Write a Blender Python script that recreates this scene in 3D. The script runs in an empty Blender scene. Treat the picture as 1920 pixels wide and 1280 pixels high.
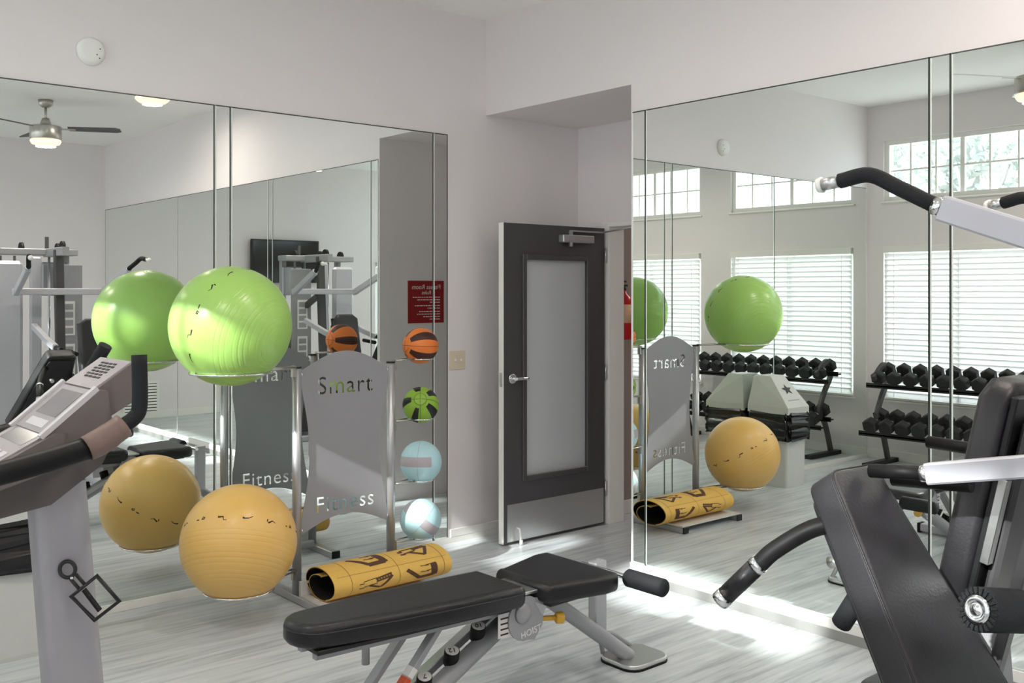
import bpy, math, random
from mathutils import Vector, Matrix, geometry

random.seed(7)
scene = bpy.context.scene
C = scene.collection
PI = math.pi

# ------------------------------------------------------------------ camera
YAW = math.radians(49.50)
cam_d = bpy.data.cameras.new('camera')
cam = bpy.data.objects.new('camera', cam_d)
C.objects.link(cam)
cam.location = (0, 0, 1.602)
cam.rotation_euler = (PI / 2, 0, YAW - PI / 2)
cam_d.sensor_width = 36.0
cam_d.lens = 36.0 * 1857.7 / 1920.0
cam_d.shift_y = -(640 - 546.1) / 1920.0
cam_d.clip_start = 0.05
scene.camera = cam

# ------------------------------------------------------------------ world, sun, exposure
world = bpy.data.worlds.new('daylight')
scene.world = world
world.use_nodes = True
bg = world.node_tree.nodes['Background']
bg.inputs['Color'].default_value = (0.80, 0.895, 1.0, 1)
bg.inputs['Strength'].default_value = 2.3

SUN = Vector((1.0, 0.20, -0.568)).normalized()
sun_d = bpy.data.lights.new('sun', 'SUN')
sun_d.energy = 4.0
sun_d.angle = math.radians(1.2)
sun_d.color = (1.0, 0.97, 0.95)
sun = bpy.data.objects.new('sun', sun_d)
C.objects.link(sun)
sun.location = (-8, 2, 8)
sun.rotation_euler = SUN.to_track_quat('-Z', 'Y').to_euler()

scene.view_settings.view_transform = 'Standard'
scene.view_settings.look = 'None'
scene.view_settings.exposure = 1.42
scene.view_settings.gamma = 1.0
scene.view_settings.use_curve_mapping = False
scene.cycles.max_bounces = 18
scene.cycles.diffuse_bounces = 10
scene.cycles.glossy_bounces = 8
scene.cycles.sample_clamp_indirect = 12.0

# room dimensions (metres)
XW, XR, YB, YL, ZC = -0.67, 4.10, -2.38, 5.064, 3.382
XA, YE, ZS = 4.945, 3.775, 2.757      # alcove back, alcove edge, soffit height
ZT = 2.60                             # mirror top

# window openings:  (lo, hi, z0, z1)
WINDOWS = [(3.43, 4.90), (1.55, 3.02), (-0.33, 1.14), (-2.21, -0.74)]      # along Y on the window wall; last two added unseen for more daylight
BZ0, BZ1, TZ0, TZ1 = 0.57, 2.03, 2.46, 3.04
BACKWIN = (-0.55, 0.18)

def portal(loc, rot, sx, sy):
    d = bpy.data.lights.new('sky_portal', 'AREA')
    d.shape = 'RECTANGLE'; d.size = sx; d.size_y = sy
    d.cycles.is_portal = True
    o = bpy.data.objects.new('sky_portal', d); C.objects.link(o)
    o.location = loc; o.rotation_euler = rot
for (y0, y1) in WINDOWS:
    portal((XW - 0.13, (y0 + y1) / 2, (TZ0 + TZ1) / 2), (0, -PI / 2, 0), TZ1 - TZ0, y1 - y0)
    portal((XW - 0.13, (y0 + y1) / 2, (BZ0 + BZ1) / 2), (0, -PI / 2, 0), BZ1 - BZ0, y1 - y0)
portal(((BACKWIN[0] + BACKWIN[1]) / 2, YB - 0.13, (BZ0 + BZ1) / 2), (PI / 2, 0, 0), BACKWIN[1] - BACKWIN[0], BZ1 - BZ0)

# ------------------------------------------------------------------ materials
def mat(name, col, rough=0.5, metal=0.0, var=0.06, scale=18.0, bump=0.0, emit=None, estr=0.0, spec=0.5, coat=0.0):
    m = bpy.data.materials.new(name); m.use_nodes = True
    nt = m.node_tree; b = nt.nodes['Principled BSDF']
    b.inputs['Roughness'].default_value = rough
    b.inputs['Metallic'].default_value = metal
    b.inputs['Specular IOR Level'].default_value = spec
    b.inputs['Coat Weight'].default_value = coat
    tc = nt.nodes.new('ShaderNodeTexCoord')
    n = nt.nodes.new('ShaderNodeTexNoise'); n.inputs['Scale'].default_value = scale
    n.inputs['Detail'].default_value = 4
    nt.links.new(tc.outputs['Object'], n.inputs['Vector'])
    r = nt.nodes.new('ShaderNodeMapRange')
    r.inputs['To Min'].default_value = 1 - var; r.inputs['To Max'].default_value = 1 + var
    nt.links.new(n.outputs['Fac'], r.inputs['Value'])
    h = nt.nodes.new('ShaderNodeHueSaturation')
    h.inputs['Color'].default_value = (*col, 1)
    nt.links.new(r.outputs['Result'], h.inputs['Value'])
    nt.links.new(h.outputs['Color'], b.inputs['Base Color'])
    if bump:
        bp = nt.nodes.new('ShaderNodeBump'); bp.inputs['Strength'].default_value = bump
        bp.inputs['Distance'].default_value = 0.01
        nt.links.new(n.outputs['Fac'], bp.inputs['Height'])
        nt.links.new(bp.outputs['Normal'], b.inputs['Normal'])
    if emit:
        b.inputs['Emission Color'].default_value = (*emit, 1)
        b.inputs['Emission Strength'].default_value = estr
    return m

def S(r, g, b):   # sRGB 0-255 -> linear
    f = lambda c: (c / 255 / 12.92) if c / 255 <= 0.04045 else ((c / 255 + 0.055) / 1.055) ** 2.4
    return (f(r), f(g), f(b))

M = {}
M['wall'] = mat('painted_wall', S(232, 226, 227), 0.75, var=0.015, scale=60, bump=0.05)
M['ceiling'] = mat('ceiling_paint', S(244, 242, 240), 0.85, var=0.01)
M['trim'] = mat('white_trim', S(236, 234, 230), 0.45, var=0.02)
M['base_shade'] = mat('base_shadow_gap', S(150, 150, 148), 0.6)  # grey that stands for the shade below the white strip
M['corridor'] = mat('corridor_wall', S(160, 147, 141), 0.8, var=0.02)
M['charcoal'] = mat('charcoal_paint', S(72, 70, 72), 0.45, var=0.04)
M['black'] = mat('black_plastic', S(24, 24, 26), 0.45, var=0.1)
M['rubber'] = mat('black_rubber', S(20, 20, 21), 0.5, var=0.15, scale=40, spec=0.25)
M['vinyl'] = mat('black_vinyl', S(32, 32, 35), 0.38, var=0.08, scale=90, bump=0.12, spec=0.4)
M['vinyl_grey'] = mat('charcoal_vinyl', S(40, 38, 42), 0.42, var=0.05, scale=120, bump=0.1)
M['foam'] = mat('foam_grip', S(36, 37, 40), 0.75, var=0.12, scale=120, bump=0.15, spec=0.25)
M['silver'] = mat('silver_paint', S(184, 184, 188), 0.33, 0.65, var=0.03)
M['frame_grey'] = mat('grey_frame_paint', S(160, 160, 164), 0.4, 0.2, var=0.04)
M['frame_light'] = mat('light_frame_paint', S(188, 187, 195), 0.38, 0.1, var=0.03)
M['chrome'] = mat('chrome', (0.85, 0.86, 0.88), 0.12, 1.0, var=0.02)
M['steel'] = mat('brushed_steel', (0.66, 0.66, 0.66), 0.32, 1.0, var=0.05, scale=70)
M['nickel'] = mat('brushed_nickel', (0.52, 0.5, 0.46), 0.3, 1.0, var=0.05)
M['panel'] = mat('rack_panel_paint', S(150, 149, 154), 0.42, 0.15, var=0.03)
M['green'] = mat('green_ball_vinyl', S(164, 208, 106), 0.3, var=0.03, spec=0.6)
M['yellow'] = mat('yellow_ball_vinyl', S(229, 184, 104), 0.34, var=0.03, spec=0.6)
M['print'] = mat('dark_print', S(52, 44, 26), 0.7)
M['mat_yellow'] = mat('yellow_mat_foam', S(226, 182, 92), 0.7, var=0.06, scale=60, bump=0.1)
M['mat_black'] = mat('black_mat_foam', S(18, 17, 16), 0.85, var=0.1)
M['mat_print'] = mat('brown_mat_print', S(92, 62, 44), 0.8, var=0.2)
M['orange'] = mat('orange_ball_rubber', S(226, 122, 50), 0.5, var=0.05, bump=0.05, scale=200)
M['maroon'] = mat('dark_maroon_rubber', S(62, 26, 20), 0.5, var=0.08)
M['lime'] = mat('lime_ball_rubber', S(138, 178, 58), 0.5, var=0.05)
M['skyblue'] = mat('pale_blue_rubber', S(180, 218, 228), 0.5, var=0.05)
M['bandgrey'] = mat('grey_band_rubber', S(176, 170, 178), 0.5, var=0.05)
M['tray'] = mat('white_tray', S(215, 214, 212), 0.5, var=0.03)
M['red'] = mat('red_sign', S(150, 14, 26), 0.4, var=0.03)
M['white'] = mat('white_plastic', S(238, 237, 234), 0.4, var=0.02)
M['beige'] = mat('beige_plate', S(222, 208, 184), 0.45, var=0.02)
M['ext_red'] = mat('extinguisher_red', S(196, 26, 30), 0.3, var=0.03, coat=0.3)
M['ext_label'] = mat('extinguisher_label', S(226, 190, 150), 0.6, var=0.15, scale=40)
M['can'] = mat('bin_plastic', S(205, 206, 204), 0.5, var=0.03)
M['bag'] = mat('black_bin_bag', S(26, 26, 29), 0.16, var=0.1)
M['bike_grey'] = mat('bike_grey_plastic', S(150, 141, 140), 0.42, var=0.04)
M['bike_post'] = mat('bike_post_paint', S(164, 161, 166), 0.4, 0.1, var=0.03)
M['bike_dark'] = mat('bike_dark_plastic', S(88, 81, 80), 0.42, var=0.05)
M['bike_side'] = mat('bike_side_plastic', S(116, 106, 104), 0.42, var=0.04)
M['bike_panel'] = mat('bike_panel_grey', S(164, 157, 160), 0.35, var=0.08, scale=30)
M['bike_screen'] = mat('bike_screen', S(120, 112, 116), 0.2, var=0.03)
M['bike_grip'] = mat('bike_grip_taupe', S(122, 100, 92), 0.5, var=0.08, scale=50)
M['bike_light'] = mat('bike_light_print', S(208, 203, 206), 0.4, var=0.03)
M['orange_label'] = mat('orange_label', S(206, 78, 30), 0.5, var=0.06)
M['label_white'] = mat('label_white', S(228, 224, 222), 0.5, var=0.06, scale=60)
M['knob_yellow'] = mat('yellow_knob', S(220, 170, 60), 0.45, var=0.05)
M['leaf'] = mat('leaf_overexposed', S(186, 190, 184), 0.7, var=0.3, scale=2)  # pale grey: overexposure outside put into the leaf colour
M['bark'] = mat('bark', S(170, 164, 158), 0.85, var=0.2, scale=6)
M['ground'] = mat('outside_paving', S(196, 192, 184), 0.9, var=0.05, scale=2)
M['lamp'] = mat('lamp_diffuser', S(255, 232, 205), 0.5, emit=(1.0, 0.70, 0.43), estr=0.5)
M['tv'] = mat('tv_screen', S(12, 12, 14), 0.12, var=0.05)
M['stack'] = mat('weight_plate_black', S(28, 28, 30), 0.5, var=0.1)
M['dust'] = mat('hex_head_rubber', S(34, 36, 36), 0.6, var=0.2, scale=50)

def mirror_mat():
    m = bpy.data.materials.new('mirror_silvering'); m.use_nodes = True
    nt = m.node_tree; nt.nodes.clear()
    o = nt.nodes.new('ShaderNodeOutputMaterial'); g = nt.nodes.new('ShaderNodeBsdfGlossy')
    n = nt.nodes.new('ShaderNodeTexNoise'); n.inputs['Scale'].default_value = 1.2
    tc = nt.nodes.new('ShaderNodeTexCoord'); nt.links.new(tc.outputs['Object'], n.inputs['Vector'])
    r = nt.nodes.new('ShaderNodeMixRGB')
    r.inputs['Color1'].default_value = (0.89, 0.925, 0.90, 1); r.inputs['Color2'].default_value = (0.90, 0.935, 0.91, 1)
    nt.links.new(n.outputs['Fac'], r.inputs['Fac']); nt.links.new(r.outputs['Color'], g.inputs['Color'])
    g.inputs['Roughness'].default_value = 0.0
    nt.links.new(g.outputs['BSDF'], o.inputs['Surface'])
    return m
M['mirror'] = mirror_mat()
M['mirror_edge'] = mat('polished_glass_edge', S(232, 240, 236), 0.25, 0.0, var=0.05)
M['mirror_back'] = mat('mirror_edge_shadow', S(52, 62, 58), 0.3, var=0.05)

def frosted():
    m = bpy.data.materials.new('pebbled_glass'); m.use_nodes = True
    nt = m.node_tree; b = nt.nodes['Principled BSDF']
    b.inputs['Base Color'].default_value = (*S(190, 194, 197), 1)
    b.inputs['Roughness'].default_value = 0.22
    b.inputs['Transmission Weight'].default_value = 0.0
    v = nt.nodes.new('ShaderNodeTexVoronoi'); v.inputs['Scale'].default_value = 160
    tc = nt.nodes.new('ShaderNodeTexCoord'); nt.links.new(tc.outputs['Object'], v.inputs['Vector'])
    bp = nt.nodes.new('ShaderNodeBump'); bp.inputs['Strength'].default_value = 0.35; bp.inputs['Distance'].default_value = 0.002
    nt.links.new(v.outputs['Distance'], bp.inputs['Height']); nt.links.new(bp.outputs['Normal'], b.inputs['Normal'])
    return m
M['frosted'] = frosted()

def clear_glass():
    m = bpy.data.materials.new('window_glass'); m.use_nodes = True
    nt = m.node_tree; nt.nodes.clear()
    o = nt.nodes.new('ShaderNodeOutputMaterial')
    t = nt.nodes.new('ShaderNodeBsdfTransparent'); t.inputs['Color'].default_value = (0.93, 0.96, 0.95, 1)
    g = nt.nodes.new('ShaderNodeBsdfGlossy'); g.inputs['Roughness'].default_value = 0.02
    mx = nt.nodes.new('ShaderNodeMixShader'); mx.inputs['Fac'].default_value = 0.06
    nt.links.new(t.outputs[0], mx.inputs[1]); nt.links.new(g.outputs[0], mx.inputs[2])
    nt.links.new(mx.outputs[0], o.inputs['Surface'])
    return m
M['glass'] = clear_glass()

def slat_mat():
    m = bpy.data.materials.new('blind_slat_white'); m.use_nodes = True
    nt = m.node_tree; nt.nodes.clear()
    o = nt.nodes.new('ShaderNodeOutputMaterial')
    d = nt.nodes.new('ShaderNodeBsdfDiffuse'); d.inputs['Color'].default_value = (0.86, 0.86, 0.86, 1)
    t = nt.nodes.new('ShaderNodeBsdfTranslucent'); t.inputs['Color'].default_value = (0.88, 0.88, 0.89, 1)
    mx = nt.nodes.new('ShaderNodeMixShader'); mx.inputs['Fac'].default_value = 0.14
    nt.links.new(d.outputs[0], mx.inputs[1]); nt.links.new(t.outputs[0], mx.inputs[2])
    nt.links.new(mx.outputs[0], o.inputs['Surface'])
    return m
M['slat'] = slat_mat()

def floor_mat():
    m = bpy.data.materials.new('grey_streaked_vinyl_floor'); m.use_nodes = True
    nt = m.node_tree; b = nt.nodes['Principled BSDF']
    tc = nt.nodes.new('ShaderNodeTexCoord')
    def streak(sx, sy, det):
        mp = nt.nodes.new('ShaderNodeMapping'); mp.inputs['Scale'].default_value = (sx, sy, 1)
        nt.links.new(tc.outputs['Object'], mp.inputs['Vector'])
        n = nt.nodes.new('ShaderNodeTexNoise'); n.inputs['Scale'].default_value = 1; n.inputs['Detail'].default_value = det
        n.inputs['Roughness'].default_value = 0.6
        nt.links.new(mp.outputs['Vector'], n.inputs['Vector'])
        return n
    a = streak(2.2, 34, 5); c = streak(0.8, 7, 3)
    ad = nt.nodes.new('ShaderNodeMath'); ad.operation = 'MULTIPLY_ADD'
    ad.inputs[1].default_value = 0.65
    nt.links.new(a.outputs['Fac'], ad.inputs[0])
    ml = nt.nodes.new('ShaderNodeMath'); ml.operation = 'MULTIPLY'; ml.inputs[1].default_value = 0.35
    nt.links.new(c.outputs['Fac'], ml.inputs[0]); nt.links.new(ml.outputs[0], ad.inputs[2])
    cr = nt.nodes.new('ShaderNodeValToRGB')
    cr.color_ramp.elements[0].position = 0.36; cr.color_ramp.elements[0].color = (*S(158, 164, 168), 1)
    cr.color_ramp.elements[1].position = 0.64; cr.color_ramp.elements[1].color = (*S(212, 215, 217), 1)
    e = cr.color_ramp.elements.new(0.5); e.color = (*S(194, 199, 203), 1)
    nt.links.new(ad.outputs[0], cr.inputs['Fac'])
    nt.links.new(cr.outputs['Color'], b.inputs['Base Color'])
    b.inputs['Roughness'].default_value = 0.34
    b.inputs['Specular IOR Level'].default_value = 0.5
    bp = nt.nodes.new('ShaderNodeBump'); bp.inputs['Strength'].default_value = 0.08; bp.inputs['Distance'].default_value = 0.004
    nt.links.new(a.outputs['Fac'], bp.inputs['Height']); nt.links.new(bp.outputs['Normal'], b.inputs['Normal'])
    return m
M['floor'] = floor_mat()

# ------------------------------------------------------------------ mesh builder
class MB:
    def __init__(self):
        self.v = []; self.f = []; self.mi = []; self.sm = []
    def add(self, vs, fs, mi=0, smooth=False, mtx=None):
        o = len(self.v)
        for p in vs:
            p = Vector(p)
            self.v.append(mtx @ p if mtx is not None else p)
        for f in fs:
            self.f.append([i + o for i in f]); self.mi.append(mi); self.sm.append(smooth)
        return self
    def box(self, x0, x1, y0, y1, z0, z1, mi=0, bev=0.0, mtx=None):
        if bev <= 0 or min(x1 - x0, y1 - y0, z1 - z0) <= 2.2 * bev:
            vs = [(x, y, z) for x in (x0, x1) for y in (y0, y1) for z in (z0, z1)]
            fs = [(0, 1, 3, 2), (4, 6, 7, 5), (0, 4, 5, 1), (2, 3, 7, 6), (0, 2, 6, 4), (1, 5, 7, 3)]
            return self.add(vs, fs, mi, False, mtx)
        # chamfered box
        b = bev; vs = []; idx = {}
        X = (x0, x1); Y = (y0, y1); Z = (z0, z1)
        for i in (0, 1):
            for j in (0, 1):
                for k in (0, 1):
                    sx, sy, sz = (1 - 2 * i), (1 - 2 * j), (1 - 2 * k)
                    idx[i, j, k, 0] = len(vs); vs.append((X[i], Y[j] + sy * b, Z[k] + sz * b))
                    idx[i, j, k, 1] = len(vs); vs.append((X[i] + sx * b, Y[j], Z[k] + sz * b))
                    idx[i, j, k, 2] = len(vs); vs.append((X[i] + sx * b, Y[j] + sy * b, Z[k]))
        fs = []
        for i in (0, 1): fs.append([idx[i, j, k, 0] for j, k in ((0, 0), (0, 1), (1, 1), (1, 0))])
        for j in (0, 1): fs.append([idx[i, j, k, 1] for i, k in ((0, 0), (1, 0), (1, 1), (0, 1))])
        for k in (0, 1): fs.append([idx[i, j, k, 2] for i, j in ((0, 0), (0, 1), (1, 1), (1, 0))])
        for i in (0, 1):
            for j in (0, 1): fs.append([idx[i, j, 0, 0], idx[i, j, 1, 0], idx[i, j, 1, 1], idx[i, j, 0, 1]])
        for i in (0, 1):
            for k in (0, 1): fs.append([idx[i, 0, k, 0], idx[i, 0, k, 2], idx[i, 1, k, 2], idx[i, 1, k, 0]])
        for j in (0, 1):
            for k in (0, 1): fs.append([idx[0, j, k, 1], idx[0, j, k, 2], idx[1, j, k, 2], idx[1, j, k, 1]])
        for i in (0, 1):
            for j in (0, 1):
                for k in (0, 1): fs.append([idx[i, j, k, 0], idx[i, j, k, 1], idx[i, j, k, 2]])
        return self.add(vs, fs, mi, False, mtx)
    def tube(self, pts, r, seg=12, mi=0, caps=True, smooth=0, rect=None, closed=False, mtx=None):
        """round tube (radius r or list) or rectangular tube (rect=(w,h)) along a path"""
        P = [Vector(p) for p in pts]
        if smooth:
            Q = []
            n = len(P)
            for i in range(n if closed else n - 1):
                p1, p2 = P[i], P[(i + 1) % n]
                p0 = P[(i - 1) % n] if (closed or i > 0) else p1 * 2 - p2
                p3 = P[(i + 2) % n] if (closed or i + 2 < n) else p2 * 2 - p1
                for k in range(smooth):
                    t = k / smooth
                    Q.append(0.5 * ((2 * p1) + (p2 - p0) * t + (2 * p0 - 5 * p1 + 4 * p2 - p3) * t * t + (3 * p1 - p0 - 3 * p2 + p3) * t ** 3))
            if not closed: Q.append(P[-1])
            P = Q
        n = len(P)
        R = r if isinstance(r, (list, tuple)) else [r] * n
        if len(R) != n: R = [R[min(int(i * (len(R) - 1) / (n - 1) + 0.5), len(R) - 1)] for i in range(n)]
        up = None; rings = []
        for i in range(n):
            a = P[(i - 1) % n] if (closed or i > 0) else P[i]
            b = P[(i + 1) % n] if (closed or i < n - 1) else P[i]
            t = (b - a).normalized()
            if up is None:
                up = Vector((0, 0, 1)) if abs(t.z) < 0.95 else Vector((1, 0, 0))
            s = t.cross(up).normalized(); u = s.cross(t).normalized(); up = u
            if rect:
                w, h = rect[0] / 2, rect[1] / 2
                c = min(w, h) * 0.22
                prof = [(w - c, -h), (w, -h + c), (w, h - c), (w - c, h), (-w + c, h), (-w, h - c), (-w, -h + c), (-w + c, -h)]
            else:
                prof = [(R[i] * math.cos(2 * PI * k / seg), R[i] * math.sin(2 * PI * k / seg)) for k in range(seg)]
            rings.append([P[i] + s * x + u * y for x, y in prof])
        m = len(rings[0])
        vs = [p for rg in rings for p in rg]; fs = []
        for i in range(n if closed else n - 1):
            j = (i + 1) % n
            for k in range(m):
                fs.append((i * m + k, i * m + (k + 1) % m, j * m + (k + 1) % m, j * m + k))
        self.add(vs, fs, mi, not rect, mtx)
        if caps and not closed:
            o = len(self.v) - len(vs)
            self.f.append([o + k for k in range(m)][::-1]); self.mi.append(mi); self.sm.append(False)
            self.f.append([o + (n - 1) * m + k for k in range(m)]); self.mi.append(mi); self.sm.append(False)
        return self
    def lathe(self, prof, seg=32, mi=0, mtx=None, smooth=True, matf=None):
        """prof: (radius, height) pairs turned about local z"""
        vs = []; fs = []; mis = []
        n = len(prof)
        for (r, z) in prof:
            for k in range(seg):
                a = 2 * PI * k / seg
                vs.append((r * math.cos(a), r * math.sin(a), z))
        for i in range(n - 1):
            for k in range(seg):
                fs.append((i * seg + k, i * seg + (k + 1) % seg, (i + 1) * seg + (k + 1) % seg, (i + 1) * seg + k))
                mis.append(matf(i / (n - 1), k / seg) if matf else mi)
        o = len(self.v)
        self.add(vs, [], mi, smooth, mtx)
        for f, q in zip(fs, mis):
            self.f.append([i + o for i in f]); self.mi.append(q); self.sm.append(smooth)
        for i, rev in ((0, True), (n - 1, False)):
            if prof[i][0] > 1e-5:
                f = [o + i * seg + k for k in range(seg)]
                self.f.append(f[::-1] if rev else f); self.mi.append(mi); self.sm.append(False)
        return self
    def prism(self, poly, h0, h1, mi=0, mtx=None):
        n = len(poly)
        vs = [(x, y, h0) for x, y in poly] + [(x, y, h1) for x, y in poly]
        fs = [list(range(n))[::-1], list(range(n, 2 * n))]
        fs += [(i, (i + 1) % n, n + (i + 1) % n, n + i) for i in range(n)]
        return self.add(vs, fs, mi, False, mtx)
    def pillow(self, poly, h, er, mi=0, mtx=None, steps=5):
        """cushion: convex outline with rounded upper and lower edges (local z 0..h)"""
        n = len(poly)
        P = [Vector((x, y)) for x, y in poly]
        nor = []
        for i in range(n):
            d = (P[(i + 1) % n] - P[i - 1])
            d = Vector((d.y, -d.x))
            nor.append(d.normalized())
        rings = []
        for k in range(steps + 1):
            a = PI / 2 * k / steps
            rings.append((er * (1 - math.sin(a)), er * (1 - math.cos(a))))
        prof = rings + [(i, h - z) for i, z in rings[::-1]]
        vs = []
        for ins, z in prof:
            for p, q in zip(P, nor):
                s = p - q * ins
                vs.append((s.x, s.y, z))
        m = len(prof); fs = []
        for i in range(m - 1):
            for k in range(n):
                fs.append((i * n + k, i * n + (k + 1) % n, (i + 1) * n + (k + 1) % n, (i + 1) * n + k))
        self.add(vs, fs, mi, True, mtx)
        o = len(self.v) - len(vs)
        self.f.append([o + k for k in range(n)][::-1]); self.mi.append(mi); self.sm.append(False)
        self.f.append([o + (m - 1) * n + k for k in range(n)]); self.mi.append(mi); self.sm.append(False)
        return self
    def mesh(self, name, mats):
        me = bpy.data.meshes.new(name)
        me.from_pydata([tuple(p) for p in self.v], [], self.f)
        if not isinstance(mats, (list, tuple)): mats = [mats]
        for m in mats: me.materials.append(M[m] if isinstance(m, str) else m)
        me.polygons.foreach_set('material_index', self.mi)
        me.polygons.foreach_set('use_smooth', self.sm)
        me.update()
        return me

def link(name, me, parent=None, loc=(0, 0, 0)):
    o = bpy.data.objects.new(name, me); C.objects.link(o)
    o.location = loc
    if parent is not None: o.parent = parent
    return o

class Thing:
    """an Empty at the thing's base that parents its parts; part meshes are given in world coordinates unless local=True"""
    def __init__(self, name, label, cat, loc=(0, 0, 0), rz=0.0, group=None, local=False, kind=None):
        self.e = bpy.data.objects.new(name, None); C.objects.link(self.e)
        self.e.empty_display_size = 0.1
        self.e.location = loc; self.e.rotation_euler = (0, 0, rz)
        self.loc = Vector(loc); self.local = local
        if label: self.e['label'] = label
        if cat: self.e['category'] = cat
        if group: self.e['group'] = group
        if kind: self.e['kind'] = kind
    def part(self, name, mb, m, parent=None, label=None):
        if not self.local:
            mb.v = [p - self.loc for p in mb.v]
        o = link(name, mb.mesh(name, m), parent if parent is not None else self.e)
        if label: o['label'] = label
        return o

def single(name, mb, m, label, cat, loc=(0, 0, 0), group=None, kind=None):
    mb.v = [p - Vector(loc) for p in mb.v]
    o = link(name, mb.mesh(name, m), None, loc)
    o['label'] = label
    if cat: o['category'] = cat
    if group: o['group'] = group
    if kind: o['kind'] = kind
    return o

def struct(name, mb, m, parent=None):
    o = link(name, mb.mesh(name, m), parent)
    if parent is None: o['kind'] = 'structure'
    return o

def rrect(w, h, r, seg=5, cx=0, cy=0):
    pts = []
    for (sx, sy, a0) in ((1, 1, 0), (-1, 1, PI / 2), (-1, -1, PI), (1, -1, 3 * PI / 2)):
        for k in range(seg + 1):
            a = a0 + PI / 2 * k / seg
            pts.append((cx + sx * (w / 2 - r) + r * math.cos(a), cy + sy * (h / 2 - r) + r * math.sin(a)))
    return pts

def frame_mtx(origin, xdir, ydir):
    x = Vector(xdir).normalized(); y = Vector(ydir); y = (y - x * y.dot(x)).normalized(); z = x.cross(y)
    return Matrix(((x.x, y.x, z.x, origin[0]), (x.y, y.y, z.y, origin[1]), (x.z, y.z, z.z, origin[2]), (0, 0, 0, 1)))

def axis_mtx(p, d, spin=0.0):
    d = Vector(d).normalized()
    return Matrix.Translation(Vector(p)) @ d.to_track_quat('Z', 'Y').to_matrix().to_4x4() @ Matrix.Rotation(spin, 4, 'Z')

def cyl(mb, p0, p1, r, seg=16, mi=0, bev=0.0):
    p0 = Vector(p0); p1 = Vector(p1); L = (p1 - p0).length
    prof = [(r, 0), (r, L)] if not bev else [(r - bev, 0), (r, bev), (r, L - bev), (r - bev, L)]
    mb.lathe(prof, seg, mi, axis_mtx(p0, p1 - p0), smooth=True)
    return mb

def text_mesh(s, size, extrude=0.0008, align='CENTER', space=1.0):
    cu = bpy.data.curves.new('txt', 'FONT'); cu.body = s; cu.size = size; cu.extrude = extrude
    cu.align_x = align; cu.align_y = 'CENTER'; cu.resolution_u = 3; cu.space_character = space
    o = bpy.data.objects.new('txt', cu); C.objects.link(o)
    bpy.context.view_layer.update()
    me = bpy.data.meshes.new_from_object(o.evaluated_get(bpy.context.evaluated_depsgraph_get()))
    bpy.data.objects.remove(o); bpy.data.curves.remove(cu)
    return me

def add_text(thing_e, origin, name, s, size, m, mtx, space=1.0, extrude=0.0008):
    me = text_mesh(s, size, extrude, space=space)
    me.transform(Matrix.Translation(-Vector(origin)) @ mtx)
    me.materials.clear(); me.materials.append(M[m])
    o = link(name, me, thing_e)
    return o

# ------------------------------------------------------------------ room shell
TH = 0.14
struct('floor', MB().box(XW - 0.5, 9.0, YB - 0.5, YL + 0.3, -0.1, 0.0), 'floor')
struct('ceiling', MB().box(XW - TH, XR + TH, YB - TH, YL + TH, ZC, ZC + 0.12), 'ceiling')

def wall_holes(axis, lo, hi, a0, a1, z0, z1, holes):
    """wall slab with rectangular openings; axis 'x': slab between x=lo..hi running along y; axis 'y': the reverse"""
    mb = MB()
    A = sorted({a0, a1, *[h[0] for h in holes], *[h[1] for h in holes]})
    Z = sorted({z0, z1, *[h[2] for h in holes], *[h[3] for h in holes]})
    for i in range(len(A) - 1):
        for k in range(len(Z) - 1):
            ca, cz = (A[i] + A[i + 1]) / 2, (Z[k] + Z[k + 1]) / 2
            if any(h[0] < ca < h[1] and h[2] < cz < h[3] for h in holes): continue
            if axis == 'x': mb.box(lo, hi, A[i], A[i + 1], Z[k], Z[k + 1])
            else: mb.box(A[i], A[i + 1], lo, hi, Z[k], Z[k + 1])
    return mb

win_holes = []
for (y0, y1) in WINDOWS: win_holes += [(y0, y1, BZ0, BZ1), (y0, y1, TZ0, TZ1)]
struct('wall_window', wall_holes('x', XW - TH, XW, YB - TH, YL + TH, 0, ZC, win_holes), 'wall')
struct('wall_back', wall_holes('y', YB - TH, YB, XW, XR + TH, 0, ZC, [(BACKWIN[0], BACKWIN[1], BZ0, BZ1)]), 'wall')
struct('wall_left', MB().box(XW, XA + TH, YL, YL + TH, 0, ZC), 'wall')
struct('wall_right', MB().box(XR, XR + 0.845, YB - TH, YE, 0, ZC), 'wall')
struct('wall_soffit', MB().box(XR, XA + 0.12, YE, YL, ZS, ZC), 'wall')
struct('wall_alcove', wall_holes('x', XA, XA + 0.12, YE, YL, 0, ZS, [(3.86, 4.76, 0, 2.06)]), 'wall')
cb = MB()
cb.box(XA + 0.12, 8.2, 4.90, 5.0, 0, 2.6)
cb.box(XA + 0.12, 8.2, 3.45, 3.55, 0, 2.6)
cb.box(8.1, 8.2, 3.55, 4.9, 0, 2.6)
struct('wall_corridor', cb, 'corridor')
struct('ceiling_corridor', MB().box(XA + 0.12, 8.2, 3.45, 5.0, 2.6, 2.7), 'ceiling')

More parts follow.
